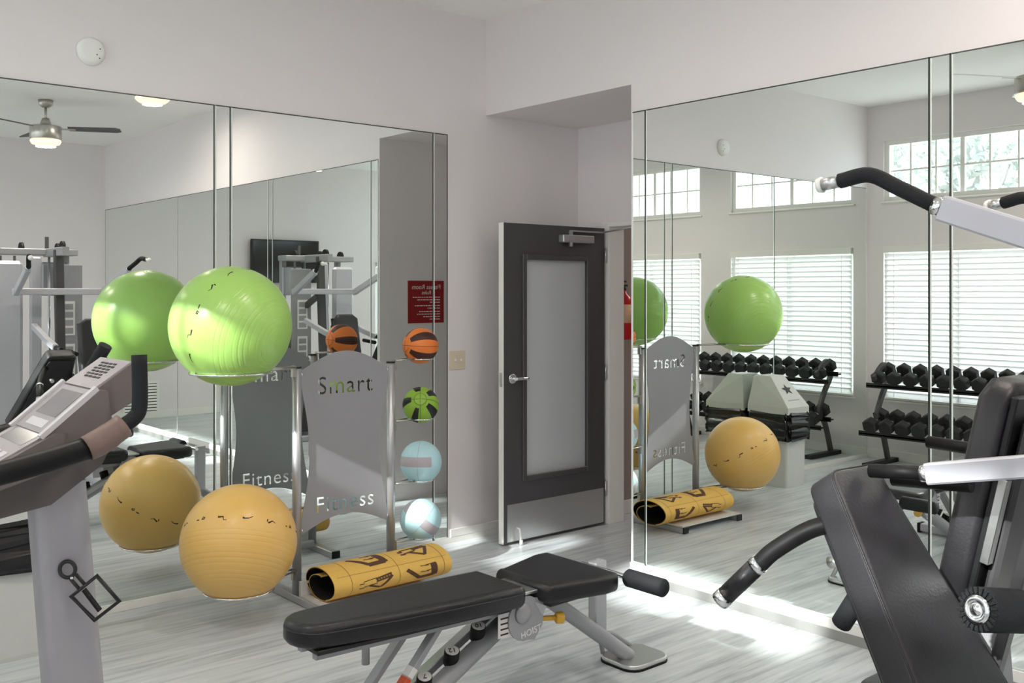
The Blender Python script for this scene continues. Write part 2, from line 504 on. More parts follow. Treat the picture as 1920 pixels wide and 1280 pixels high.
# base boards and mirror channels
struct('baseboard_left', MB().box(1.0, XA, YL - 0.012, YL, 0, 0.035).box(3.80, XA, YL - 0.014, YL, 0.035, 0.085, 0, 0.003).box(XW, 1.0, YL - 0.012, YL, 0, 0.035), 'trim')
struct('baseboard_right', MB().box(XR - 0.014, XR, YB, YE, 0.045, 0.095, 0, 0.003), 'trim')
struct('baseboard_right_shade', MB().box(XR - 0.012, XR, YB, YE, 0, 0.045), 'base_shade')  # shadow gap under the white strip, put in as a grey strip
struct('baseboard_window', MB().box(XW, XW + 0.014, YB, YL, 0, 0.09, 0, 0.003), 'trim')
struct('baseboard_back', MB().box(XW, XR, YB, YB + 0.014, 0, 0.09, 0, 0.003), 'trim')
struct('baseboard_corridor', MB().box(XA + 0.16, 8.1, 4.886, 4.90, 0, 0.10, 0, 0.003), 'trim')
lg = bpy.data.lights.new('corridor_light', 'AREA'); lg.energy = 5; lg.size = 0.5; lg.color = (1, 0.93, 0.85)
lo = bpy.data.objects.new('corridor_light', lg); C.objects.link(lo); lo.location = (6.6, 4.2, 2.58)

# ------------------------------------------------------------------ mirrors
def mirror(axis, a0, a1, label, z0, z1=ZT):
    e = 0.006
    t = Thing('mirror_panel', label, 'mirror', ((a0 + a1) / 2, YL, z0) if axis == 'y' else (XR, (a0 + a1) / 2, z0), group='wall mirror panels')
    th = 0.006
    g = MB(); ed = MB(); sh = MB()
    a0 += 0.002; a1 -= 0.002
    if axis == 'y':
        g.box(a0 + e, a1 - e, YL - th, YL - 0.0005, z0 + e, z1 - e)
        ed.box(a0, a0 + e, YL - th - 0.0006, YL - 0.0005, z0, z1).box(a0, a1, YL - th - 0.0006, YL - 0.0005, z0, z0 + e)
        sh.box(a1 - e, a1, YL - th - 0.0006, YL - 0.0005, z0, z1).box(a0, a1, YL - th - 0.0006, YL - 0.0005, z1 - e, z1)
    else:
        g.box(XR - th, XR - 0.0005, a0 + e, a1 - e, z0 + e, z1 - e)
        ed.box(XR - th - 0.0006, XR - 0.0005, a1 - e, a1, z0, z1).box(XR - th - 0.0006, XR - 0.0005, a0, a1, z0, z0 + e)
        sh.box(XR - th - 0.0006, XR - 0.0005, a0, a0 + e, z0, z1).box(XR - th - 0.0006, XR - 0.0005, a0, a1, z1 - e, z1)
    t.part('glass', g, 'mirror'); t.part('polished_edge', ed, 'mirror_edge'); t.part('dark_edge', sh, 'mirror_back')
ZL0, ZR0 = 0.036, 0.097
mirror('y', XW + 0.03, 0.88, 'tall mirror panel on the left wall beside the window corner', ZL0)
mirror('y', 0.88, 2.231, 'wide mirror panel on the left wall behind the exercise bike', ZL0)
mirror('y', 2.231, 2.322, 'narrow mirror strip between the wide panels on the left wall', ZL0)
mirror('y', 2.322, 3.671, 'wide mirror panel behind the ball rack showing the red notice', ZL0)
mirror('y', 3.671, 3.784, 'narrow mirror strip at the end beside the light switch', ZL0)
mirror('x', 3.663, YE - 0.012, 'narrow mirror strip at the alcove corner by the door', ZR0)
mirror('x', 2.053, 3.663, 'wide mirror panel nearest the door on the right wall', ZR0)
mirror('x', 1.961, 2.053, 'narrow mirror strip between wide panels behind the gym machine', ZR0)
mirror('x', -0.10, 1.961, 'wide mirror panel on the right wall behind the gym machine', ZR0)
mirror('x', YB + 0.03, -0.10, 'last mirror panel on the right wall near the back corner', ZR0)

# ------------------------------------------------------------------ windows and blinds
wn = 0
def window(axis, a0, a1, z0, z1, nx, nz, plane, out):
    """white framed window with muntins; plane = inner wall face coordinate, out = direction sign to the outside"""
    global wn
    wn += 1
    t = Thing('window_%d' % wn, None, None, ((plane, (a0 + a1) / 2, z0) if axis == 'x' else ((a0 + a1) / 2, plane, z0)), kind='structure')
    def bx(mb, aa, ab, d0, d1, za, zb, bev=0):
        lo_, hi_ = sorted((plane + out * d0, plane + out * d1))
        if axis == 'x': mb.box(lo_, hi_, aa, ab, za, zb, 0, bev)
        else: mb.box(aa, ab, lo_, hi_, za, zb, 0, bev)
    fr = MB(); w = 0.045
    bx(fr, a0, a0 + w, 0.03, 0.11, z0, z1); bx(fr, a1 - w, a1, 0.03, 0.11, z0, z1)
    bx(fr, a0 + w, a1 - w, 0.03, 0.11, z0, z0 + w); bx(fr, a0 + w, a1 - w, 0.03, 0.11, z1 - w, z1)
    t.part('window_frame', fr, 'trim')
    mu = []
    for i in range(1, nx):
        a = a0 + (a1 - a0) * i / nx
        wd = 0.02 if (nx % 2 == 0 and i == nx // 2) else 0.008
        m = MB(); bx(m, a - wd, a + wd, 0.055, 0.085, z0 + w, z1 - w); t.part('muntin', m, 'trim')
    for k in range(1, nz):
        z = z0 + (z1 - z0) * k / nz
        m = MB(); bx(m, a0 + w, a1 - w, 0.06, 0.08, z - 0.008, z + 0.008); t.part('muntin', m, 'trim')
    for i in range(nx):
        for k in range(nz):
            m = MB()
            bx(m, a0 + (a1 - a0) * i / nx + (w if i == 0 else 0.004), a0 + (a1 - a0) * (i + 1) / nx - (w if i == nx - 1 else 0.004), 0.068, 0.072,
               z0 + (z1 - z0) * k / nz + (w if k == 0 else 0.004), z0 + (z1 - z0) * (k + 1) / nz - (w if k == nz - 1 else 0.004))
            t.part('pane', m, 'glass')
    s = MB(); bx(s, a0 - 0.02, a1 + 0.02, -0.02, 0.03, z0 - 0.02, z0, 0.004); t.part('window_sill', s, 'trim')

slat_me = {}
def blind(axis, a0, a1, plane, inn, label):
    """horizontal slat blind hung inside the opening"""
    c = (a0 + a1) / 2
    base = (plane, c, BZ0) if axis == 'x' else (c, plane, BZ0)
    t = Thing('window_blind', label, 'blind', base, group='white slat blinds')
    L = a1 - a0 - 0.03
    def bx(mb, aa, ab, d0, d1, za, zb):
        l_, h_ = sorted((plane + inn * d0, plane + inn * d1))
        if axis == 'x': mb.box(l_, h_, aa, ab, za, zb, 0, 0.002)
        else: mb.box(aa, ab, l_, h_, za, zb, 0, 0.002)
    h = MB(); bx(h, a0 + 0.01, a1 - 0.01, -0.025, 0.03, BZ1 - 0.06, BZ1); t.part('headrail', h, 'trim')
    b = MB(); bx(b, a0 + 0.02, a1 - 0.02, -0.02, 0.02, BZ0 + 0.004, BZ0 + 0.024); t.part('bottom_rail', b, 'trim')
    for f in (0.08, 0.5, 0.92):
        a = a0 + (a1 - a0) * f
        cmb = MB(); bx(cmb, a - 0.002, a + 0.002, 0.022, 0.0245, BZ0 + 0.02, BZ1 - 0.06); t.part('ladder_cord', cmb, 'trim')
    wd = MB(); a = a0 + (a1 - a0) * 0.05
    p = Vector((plane + inn * 0.035, a, 0)) if axis == 'x' else Vector((a, plane + inn * 0.035, 0))
    wd.tube([p + Vector((0, 0, BZ1 - 0.06)), p + Vector((0, 0, BZ1 - 0.75))], 0.004, 8); t.part('tilt_wand', wd, 'trim')
    key = (round(L, 3), axis)
    n = 27; pitch = (BZ1 - 0.075 - (BZ0 + 0.03)) / n
    if key not in slat_me:
        mb = MB(); tilt = math.radians(70); hw = 0.031
        rows = []
        for k in range(5):
            u = -1 + 2 * k / 4
            x = u * hw * math.cos(tilt); z = u * hw * math.sin(tilt) + 0.003 * (1 - u * u)
            rows.append((x * inn, z))
        vs = []; fs = []
        for (x, z) in rows:
            for s in (-1, 1):
                vs.append((x, s * L / 2, z) if axis == 'x' else (s * L / 2, x, z))
        for k in range(4): fs.append((2 * k, 2 * k + 1, 2 * k + 3, 2 * k + 2))
        mb.add(vs, fs, 0, True)
        slat_me[key] = mb.mesh('slat', 'slat')
    for i in range(n):
        o = link('slat', slat_me[key], t.e, (0, 0, 0.03 + pitch * (i + 0.5)))
for (w0, w1) in WINDOWS:
    window('x', w0, w1, TZ0, TZ1, 6, 2, XW, -1)
    window('x', w0, w1, BZ0, BZ1, 2, 1, XW, -1)
window('y', BACKWIN[0], BACKWIN[1], BZ0, BZ1, 2, 1, YB, -1)
blind('x', WINDOWS[0][0], WINDOWS[0][1], XW - 0.0, 1, 'white slat blind in the window above the dumbbell rack, reflected at right')
blind('x', WINDOWS[1][0], WINDOWS[1][1], XW - 0.0, 1, 'white slat blind in the second window along the window wall')
blind('x', WINDOWS[2][0], WINDOWS[2][1], XW - 0.0, 1, 'white slat blind in the added third window along the window wall, out of view')
blind('x', WINDOWS[3][0], WINDOWS[3][1], XW - 0.0, 1, 'white slat blind in the added fourth window, out of view nearest the back wall')
blind('y', BACKWIN[0], BACKWIN[1], YB, 1, 'narrow white slat blind in the far back wall window')

# ------------------------------------------------------------------ outside
struct('ground', MB().box(-40, XW - 0.5, -30, 40, -0.2, -0.1), 'ground')
def tree(x, y, h, r, label, seed):
    rnd = random.Random(seed)
    t = Thing('tree', label, 'tree', (x, y, -0.1), group='trees outside the high windows')
    tr = MB(); tr.tube([(x, y, -0.1), (x + 0.1, y + 0.05, h * 0.4), (x, y, h * 0.75)], [0.16, 0.12, 0.05], 10, smooth=4)
    for k in range(5):
        a = k * 1.3
        tr.tube([(x, y, h * 0.5), (x + math.cos(a) * r * 0.6, y + math.sin(a) * r * 0.6, h * 0.78)], [0.05, 0.02], 6)
    t.part('trunk', tr, 'bark')
    lf = MB()
    for k in range(1500):
        while True:
            p = Vector((rnd.uniform(-1, 1), rnd.uniform(-1, 1), rnd.uniform(-1, 1)))
            if p.length < 1 and (math.sin(p.x * 5 + seed) + math.sin(p.y * 6) + math.sin(p.z * 5)) > -0.6: break
        c = Vector((x + p.x * r, y + p.y * r, h * 0.78 + p.z * r * 0.75))
        u = Vector((rnd.uniform(-1, 1), rnd.uniform(-1, 1), rnd.uniform(-1, 1))).normalized()
        w = u.orthogonal().normalized(); s = rnd.uniform(0.06, 0.13)
        lf.add([c - u * s, c + w * s * 0.45, c + u * s, c - w * s * 0.45], [(0, 1, 2, 3)])
    o = t.part('leaves', lf, 'leaf'); o['kind'] = 'stuff'
tree(-6.4, 6.6, 4.4, 1.15, 'bushy tree outside the high window, reflected nearest the mirror seam', 1)
tree(-7.6, 8.6, 4.9, 1.2, 'taller airy tree outside the high window, reflected at the far right', 2)
tree(-8.5, 11.5, 4.6, 1.3, 'pale tree outside the high window, farthest along the wall', 3)

# ------------------------------------------------------------------ door
D0, D1, DY = 4.0, 4.905, 4.788
t = Thing('door_1', None, None, (D1, DY, 0), kind='structure')
lf = MB()
GX0, GX1, GZ0, GZ1 = 4.185, 4.735, 0.42, 1.81
lf.box(D0 + 0.002, GX0, DY - 0.022, DY + 0.022, 0.012, 2.035).box(GX1, D1, DY - 0.022, DY + 0.022, 0.012, 2.035)
lf.box(GX0, GX1, DY - 0.022, DY + 0.022, 0.012, GZ0).box(GX0, GX1, DY - 0.022, DY + 0.022, GZ1, 2.035)
leaf = t.part('door_leaf', lf, 'charcoal')
ed = MB().box(D0 - 0.002, D0 + 0.002, DY - 0.022, DY + 0.022, 0.012, 2.035); t.part('door_edge', ed, 'trim', leaf)
mo = MB()
for (x0, x1, z0, z1) in ((GX0 - 0.03, GX0 + 0.005, GZ0 - 0.03, GZ1 + 0.03), (GX1 - 0.005, GX1 + 0.03, GZ0 - 0.03, GZ1 + 0.03),
                         (GX0 + 0.005, GX1 - 0.005, GZ0 - 0.03, GZ0 + 0.005), (GX0 + 0.005, GX1 - 0.005, GZ1 - 0.005, GZ1 + 0.03)):
    mo.box(x0, x1, DY - 0.034, DY - 0.022, z0, z1, 0, 0.004)
t.part('glazing_bead', mo, 'charcoal')
t.part('pane', MB().box(GX0, GX1, DY - 0.005, DY + 0.005, GZ0, GZ1), 'frosted')
t.part('kick_plate', MB().box(D0 + 0.03, D1 - 0.01, DY - 0.0245, DY - 0.022, 0.02, 0.255), 'steel')
hd = MB(); cyl(hd, (D0 + 0.07, DY - 0.022, 1.05), (D0 + 0.07, DY - 0.034, 1.05), 0.032, 20, 0, 0.003)
cyl(hd, (D0 + 0.07, DY - 0.03, 1.05), (D0 + 0.07, DY - 0.06, 1.05), 0.013)
hd.tube([(D0 + 0.07, DY - 0.06, 1.05), (D0 + 0.12, DY - 0.062, 1.05), (D0 + 0.18, DY - 0.056, 1.048)], [0.012, 0.011, 0.009], 10, smooth=4)
t.part('door_handle', hd, 'chrome')
t.part('latch_plate', MB().box(D0 - 0.0035, D0 - 0.002, DY - 0.012, DY + 0.012, 1.0, 1.09), 'steel')
cl = MB().box(4.47, 4.76, DY - 0.075, DY - 0.022, 1.925, 1.975, 0, 0.006)
cyl(cl, (4.56, DY - 0.05, 1.90), (4.56, DY - 0.05, 2.0), 0.014)
clo = t.part('door_closer', cl, 'silver')
t.part('closer_arm', MB().box(4.55, 4.86, DY - 0.056, DY - 0.044, 1.998, 2.008).tube([(4.86, DY - 0.05, 2.003), (XA - 0.01, 4.42, 2.045)], 0.006, 8), 'silver', clo)
ds = MB().tube([(D0 + 0.11, DY - 0.022, 0.10), (D0 + 0.11, DY - 0.05, 0.10), (D0 + 0.11, DY - 0.065, 0.02)], 0.007, 8)
cyl(ds, (D0 + 0.11, DY - 0.065, 0.03), (D0 + 0.11, DY - 0.065, 0.002), 0.011)
t.part('door_stop', ds, 'white')
for z in (0.25, 1.05, 1.85):
    h = MB(); cyl(h, (D1 + 0.008, DY - 0.028, z - 0.05), (D1 + 0.008, DY - 0.028, z + 0.05), 0.007); t.part('hinge', h, 'steel')
fr = MB()
fr.box(XA - 0.016, XA + 0.136, 4.745, 4.815, 0, 2.075, 0, 0.003)
fr.box(XA - 0.016, XA + 0.136, 3.80, 3.87, 0, 2.075, 0, 0.003)
fr.box(XA - 0.016, XA + 0.136, 3.87, 4.745, 2.045, 2.075, 0, 0.003)
struct('trim_1', fr, 'trim')

# ------------------------------------------------------------------ wall fittings
t = Thing('smoke_detector', 'round white smoke detector high on the left wall', 'smoke detector', (1.592, YL, 2.783))
b = MB().lathe([(0.0, 0.036), (0.045, 0.036), (0.06, 0.03), (0.068, 0.012), (0.07, 0.0)], 40, 0, axis_mtx((1.592, YL, 2.783), (0, -1, 0)))
t.part('housing', b, 'white')
for (dx, dz) in ((0.035, 0.012), (0.02, -0.018), (0.032, -0.034)):
    d = MB(); cyl(d, (1.592 + dx, YL - 0.034, 2.783 + dz), (1.592 + dx, YL - 0.0375, 2.783 + dz), 0.003, 8); t.part('sounder_hole', d, 'black')

t = Thing('light_switch', 'beige two-gang light switch plate beside the mirror edge', 'light switch', (3.862, YL, 1.10))
t.part('cover_plate', MB().box(3.80, 3.924, YL - 0.008, YL, 1.10, 1.222, 0, 0.003), 'beige')
for x in (3.838, 3.886):
    t.part('toggle', MB().box(x - 0.005, x + 0.005, YL - 0.02, YL - 0.008, 1.153, 1.171, 0, 0.002), 'white')

t = Thing('notice_sign', 'red fitness room rules notice with white lettering', 'sign', (4.53, YE, 1.36))
SY = YE + 0.001
t.part('sign_board', MB().box(4.355, 4.70, SY, SY + 0.004, 1.355, 1.685, 0, 0.001), 'red')
t.part('sign_border', MB().box(4.350, 4.705, SY - 0.0005, SY + 0.002, 1.350, 1.690), 'label_white')
sm = frame_mtx((4.53, SY + 0.0042, 1.635), (-1, 0, 0), (0, 0, 1))
add_text(t.e, t.loc, 'lettering', 'Fitness Room', 0.05, 'label_white', sm)
add_text(t.e, t.loc, 'lettering', 'Rules', 0.042, 'label_white', frame_mtx((4.53, SY + 0.0042, 1.592), (-1, 0, 0), (0, 0, 1)))
ln = MB(); rl = random.Random(3)
z = 1.553
for k, w in enumerate((0.26, 0.22, 0.10, 0.24, 0.12, 0.20, 0.22, 0.16, 0.10)):
    x = 4.53 + 0.13
    end = x - w
    while x > end:
        L = rl.uniform(0.012, 0.035); ln.box(max(x - L, end), x, SY + 0.004, SY + 0.0047, z, z + 0.007); x -= L + 0.006
    z -= 0.020 if k not in (2, 4) else 0.026
t.part('small_print', ln, 'label_white')

t = Thing('fire_extinguisher', 'red fire extinguisher hung on the corridor wall beyond the door', 'extinguisher', (5.155, 4.82, 1.26))
ex, ey = 5.155, 4.82
t.part('cylinder_body', MB().lathe([(0.0, 1.26), (0.058, 1.262), (0.064, 1.275), (0.064, 1.52), (0.055, 1.56), (0.022, 1.59), (0.022, 1.61), (0, 1.61)], 28, 0, Matrix.Translation((ex, ey, 0))), 'ext_red')
t.part('label_band', MB().lathe([(0.0648, 1.38), (0.0648, 1.51)], 28, 0, Matrix.Translation((ex, ey, 0))), 'ext_label')
v = MB(); cyl(v, (ex, ey, 1.60), (ex, ey, 1.64), 0.02); v.box(ex - 0.07, ex + 0.03, ey - 0.012, ey + 0.012, 1.635, 1.65).box(ex - 0.08, ex + 0.02, ey - 0.01, ey + 0.01, 1.665, 1.677)
t.part('valve_handle', v, 'black')
t.part('hose', MB().tube([(ex - 0.02, ey - 0.01, 1.63), (ex - 0.075, ey - 0.02, 1.60), (ex - 0.082, ey - 0.02, 1.45), (ex - 0.078, ey - 0.01, 1.32)], 0.012, 10, smooth=5), 'rubber')
t.part('wall_bracket', MB().box(ex - 0.02, ex + 0.02, ey + 0.05, 4.90, 1.45, 1.62), 'steel')

t = Thing('wall_vent', 'white louvred return air vent low on the back wall', 'vent', (3.66, YB, 0.02))
t.part('vent_frame', MB().box(3.42, 3.88, YB, YB + 0.012, 0.02, 0.05).box(3.42, 3.88, YB, YB + 0.012, 0.44, 0.47).box(3.42, 3.45, YB, YB + 0.012, 0.05, 0.44).box(3.85, 3.88, YB, YB + 0.012, 0.05, 0.44), 'white')
t.part('vent_back', MB().box(3.45, 3.85, YB, YB + 0.002, 0.05, 0.44), 'charcoal')
for k in range(10):
    z = 0.065 + k * 0.038
    t.part('louvre', MB().add([(3.45, YB + 0.014, z), (3.85, YB + 0.014, z), (3.85, YB + 0.004, z + 0.024), (3.45, YB + 0.004, z + 0.024),
                               (3.45, YB + 0.011, z - 0.002), (3.85, YB + 0.011, z - 0.002), (3.85, YB + 0.001, z + 0.022), (3.45, YB + 0.001, z + 0.022)],
                              [(0, 1, 2, 3), (7, 6, 5, 4), (0, 4, 5, 1), (2, 6, 7, 3), (1, 5, 6, 2), (3, 7, 4, 0)]), 'white')

t = Thing('wall_television', 'flat black television on the back wall, seen in the mirrors', 'television', (1.69, YB, 1.72))
t.part('screen_case', MB().box(1.18, 2.20, YB + 0.05, YB + 0.10, 1.72, 2.31, 0, 0.006), 'black')
t.part('screen', MB().box(1.20, 2.18, YB + 0.1, YB + 0.102, 1.745, 2.29), 'tv')
t.part('wall_mount', MB().box(1.55, 1.85, YB, YB + 0.05, 1.9, 2.15), 'steel')

# ------------------------------------------------------------------ ceiling fittings
def bulb(x, y, z, parent, watts):
    d = bpy.data.lights.new('bulb', 'AREA'); d.shape = 'DISK'; d.size = 0.17; d.energy = watts; d.color = (1.0, 0.90, 0.80)
    o = bpy.data.objects.new('bulb', d); C.objects.link(o); o.parent = parent
    o.location = Vector((x, y, z)) - Vector(parent.location)
def fan(x, y, label, spin, blade_m):
    t = Thing('ceiling_fan', label, 'ceiling fan', (x, y, ZC), group='ceiling fans')
    T = Matrix.Translation((x, y, 0))
    t.part('canopy', MB().lathe([(0.0, ZC - 0.07), (0.03, ZC - 0.07), (0.06, ZC - 0.045), (0.066, ZC)], 28, 0, T), 'nickel')
    r = MB(); cyl(r, (x, y, ZC - 0.22), (x, y, ZC - 0.06), 0.012); t.part('downrod', r, 'nickel')
    t.part('motor_housing', MB().lathe([(0.0, ZC - 0.17), (0.03, ZC - 0.17), (0.045, ZC - 0.21), (0.05, ZC - 0.235), (0.135, ZC - 0.245), (0.138, ZC - 0.25), (0.138, ZC - 0.36), (0.13, ZC - 0.37), (0, ZC - 0.37)], 36, 0, T), 'nickel')
    lp = MB().lathe([(0.13, ZC - 0.37), (0.135, ZC - 0.385), (0.12, ZC - 0.41), (0.07, ZC - 0.425), (0, ZC - 0.43)], 36, 0, T)
    t.part('lamp_bowl', lp, 'lamp')
    bulb(x, y, ZC - 0.433, t.e, 5.0)
    for k in range(3):
        a = spin + k * 2 * PI / 3
        R = T @ Matrix.Rotation(a, 4, 'Z') @ Matrix.Translation((0, 0, ZC - 0.262)) @ Matrix.Rotation(0.18, 4, 'X')
        bl = MB().prism([(0.2, -0.05), (0.62, -0.062), (0.66, -0.04), (0.66, 0.04), (0.62, 0.062), (0.2, 0.05)], -0.004, 0.004, 0, R)
        o = t.part('blade', bl, blade_m)
        br = MB().box(0.1, 0.26, -0.018, 0.018, -0.008, -0.003, 0, 0, R); t.part('blade_arm', br, 'nickel', o)
fan(2.69, 0.28, 'nickel ceiling fan with dark blades and a lit lamp, reflected top left', 2.6, 'charcoal')
fan(0.75, 2.95, 'ceiling fan with pale blades reflected in the top right mirror', 0.5, 'white')
def flush_light(x, y, label):
    t = Thing('ceiling_light', label, 'ceiling light', (x, y, ZC), group='flush ceiling lights')
    T = Matrix.Translation((x, y, 0))
    t.part('lamp_base', MB().lathe([(0.15, ZC), (0.15, ZC - 0.04), (0.145, ZC - 0.045)], 36, 0, T), 'nickel')
    t.part('lamp_bowl', MB().lathe([(0.145, ZC - 0.04), (0.148, ZC - 0.06), (0.12, ZC - 0.085), (0.06, ZC - 0.10), (0, ZC - 0.103)], 36, 0, T), 'lamp')
    bulb(x, y, ZC - 0.106, t.e, 5.0)
flush_light(3.32, 1.26, 'flush round ceiling light glowing warm at the mirror top edge')
flush_light(2.40, 2.90, 'added fill light above the weight bench, out of view')  # added fill lamp, out of view, brightens the lower room
flush_light(1.10, 0.90, 'added fill light near the window wall, out of view')  # second added fill lamp, seen by neither camera nor mirrors

# ------------------------------------------------------------------ ball rack
AX, BX, RY = 2.482, 3.06, 4.62
t = Thing('ball_rack', 'silver ball storage rack with cut-out lettered panel before the mirror', 'ball rack', ((AX + BX) / 2, RY, 0))
for x in (AX, BX):
    p = MB(); cyl(p, (x, RY, 0.04), (x, RY, 1.205), 0.024, 20); po = t.part('pole', p, 'silver')
    c = MB(); cyl(c, (x, RY, 1.205), (x, RY, 1.213), 0.025, 20); t.part('pole_cap', c, 'black', po)
    f = MB().tube([(x, 4.24, 0.02), (x, 4.90, 0.02)], 0, rect=(0.05, 0.04)); fo = t.part('foot', f, 'silver')
    for y in (4.235, 4.905):
        t.part('foot_cap', MB().box(x - 0.027, x + 0.027, y - 0.006, y + 0.006, 0.0, 0.043, 0, 0.003), 'black', fo)
cbm = MB().tube([(AX + 0.025, RY + 0.05, 0.05), (BX - 0.025, RY + 0.05, 0.05)], 0, rect=(0.04, 0.04)); t.part('cross_tube', cbm, 'silver')
t.part('mat_tray', MB().box(AX - 0.02, BX + 0.02, 4.245, 4.56, 0.041, 0.050).box(AX - 0.02, BX + 0.02, 4.54, 4.56, 0.05, 0.12), 'tray')

def panel_mesh():
    # outline in (x,z): hourglass with arched top and hollow foot; letters are cut through
    cx = (AX + BX) / 2; hw = (BX - AX) / 2 - 0.012
    out = []
    N = 14
    def L(a, b, n, fn):
        for i in range(n): out.append(fn(a + (b - a) * i / n))
    zt0, zt1 = 1.185, 1.285     # shoulders, crown
    zb0, zb1 = 0.33, 0.415       # foot corners, foot arch
    L(-1, 1, 2 * N, lambda u: (cx + hw * u, zt0 + (zt1 - zt0) * math.cos(u * PI / 2) ** 1.1))
    L(0, 1, N, lambda u: (cx + hw - 0.062 * math.sin(PI * u) ** 1.2, zt0 + (zb0 - zt0) * u))
    L(1, -1, 2 * N, lambda u: (cx + hw * u, zb0 + (zb1 - zb0) * math.cos(u * PI / 2)))
    L(0, 1, N, lambda u: (cx - hw + 0.062 * math.sin(PI * u) ** 1.2, zb0 + (zt0 - zb0) * u))
    cu = bpy.data.curves.new('panel', 'CURVE'); cu.dimensions = '2D'; cu.fill_mode = 'BOTH'; cu.extrude = 0.002
    def poly(pts):
        s = cu.splines.new('POLY'); s.points.add(len(pts) - 1); s.use_cyclic_u = True
        for q, (x, y) in zip(s.points, pts): q.co = (x, y, 0, 1)
    poly(out)
    for (word, size, zc) in (('Smart', 0.132, 1.10), ('Fitness', 0.118, 0.475)):
        fc = bpy.data.curves.new('w', 'FONT'); fc.body = word; fc.size = size; fc.align_x = 'CENTER'; fc.align_y = 'CENTER'
        fc.space_character = 1.1; fc.offset = 0.0022
        fo = bpy.data.objects.new('w', fc); C.objects.link(fo)
        bpy.context.view_layer.objects.active = fo
        for o in bpy.context.selected_objects: o.select_set(False)
        fo.select_set(True)
        bpy.ops.object.convert(target='CURVE')
        fo = bpy.context.view_layer.objects.active
        for s in fo.data.splines:
            pts = []
            bp = s.bezier_points
            n = len(bp)
            for i in range(n):
                a, b = bp[i], bp[(i + 1) % n]
                q = geometry.interpolate_bezier(a.co, a.handle_right, b.handle_left, b.co, 5)
                pts += [(p.x + cx, p.y + zc) for p in q[:-1]]
            if len(pts) > 2: poly(pts)
        bpy.data.objects.remove(fo)
    o = bpy.data.objects.new('panel', cu); C.objects.link(o)
    bpy.context.view_layer.update()
    me = bpy.data.meshes.new_from_object(o.evaluated_get(bpy.context.evaluated_depsgraph_get()))
    bpy.data.objects.remove(o)
    me.transform(frame_mtx((0, RY, 0), (1, 0, 0), (0, 0, 1)))
    me.transform(Matrix.Translation(-t.loc))
    me.materials.clear(); me.materials.append(M['panel'])
    return me
pn = link('lettered_panel', panel_mesh(), t.e)
for x in (AX + 0.026, BX - 0.026):
    for z in (1.17, 0.36):
        k = MB(); cyl(k, (x - 0.004, RY, z), (x + 0.004, RY, z), 0.012, 12); t.part('panel_bolt', k, 'chrome')

GB = Vector((2.069, 4.506, 1.435)); GR = 0.2876
YBALL = Vector((2.102, 4.489, 0.394)); YR_ = 0.275
def hoop(cx, cy, z, r, px, py, rt=0.006):
    m = MB().tube([(cx + r * math.cos(2 * PI * k / 32), cy + r * math.sin(2 * PI * k / 32), z) for k in range(32)], rt, 8, closed=True)
    h = t.part('ball_hoop', m, 'chrome')
    d = Vector((cx - px, cy - py, 0)); d.normalize()
    a = MB()
    s = Vector((-d.y, d.x, 0))
    for q in (-0.035, 0.035):
        e0 = Vector((px, py, z)) + d * 0.022 + s * q * 0.5
        e1 = Vector((cx, cy, z)) - d * math.sqrt(r * r - q * q) + s * q
        a.tube([e0, e1], rt * 0.9, 8)
    bq = Vector((px, py, z)) + d * 0.024; a.box(bq.x - 0.009, bq.x + 0.009, bq.y - 0.012, bq.y + 0.012, z - 0.05, z + 0.008)
    t.part('hoop_bracket', a, 'nickel', h)
zr = GB.z - math.sqrt(GR ** 2 - 0.19 ** 2)
hoop(GB.x, GB.y, zr - 0.008, 0.19, AX, RY)
zr = YBALL.z - math.sqrt(YR_ ** 2 - 0.165 ** 2)
hoop(YBALL.x, YBALL.y, zr - 0.008, 0.165, AX, RY)
MED = [(3.266, 4.627, 1.293, 0.1015), (3.268, 4.627, 0.956, 0.103), (3.270, 4.627, 0.631, 0.119), (3.268, 4.627, 0.304, 0.117)]
for (x, y, z, r) in MED:
    rr = 0.075
    hoop(x, y, z - math.sqrt(r * r - rr * rr) - 0.005, rr, BX, RY, 0.0045)

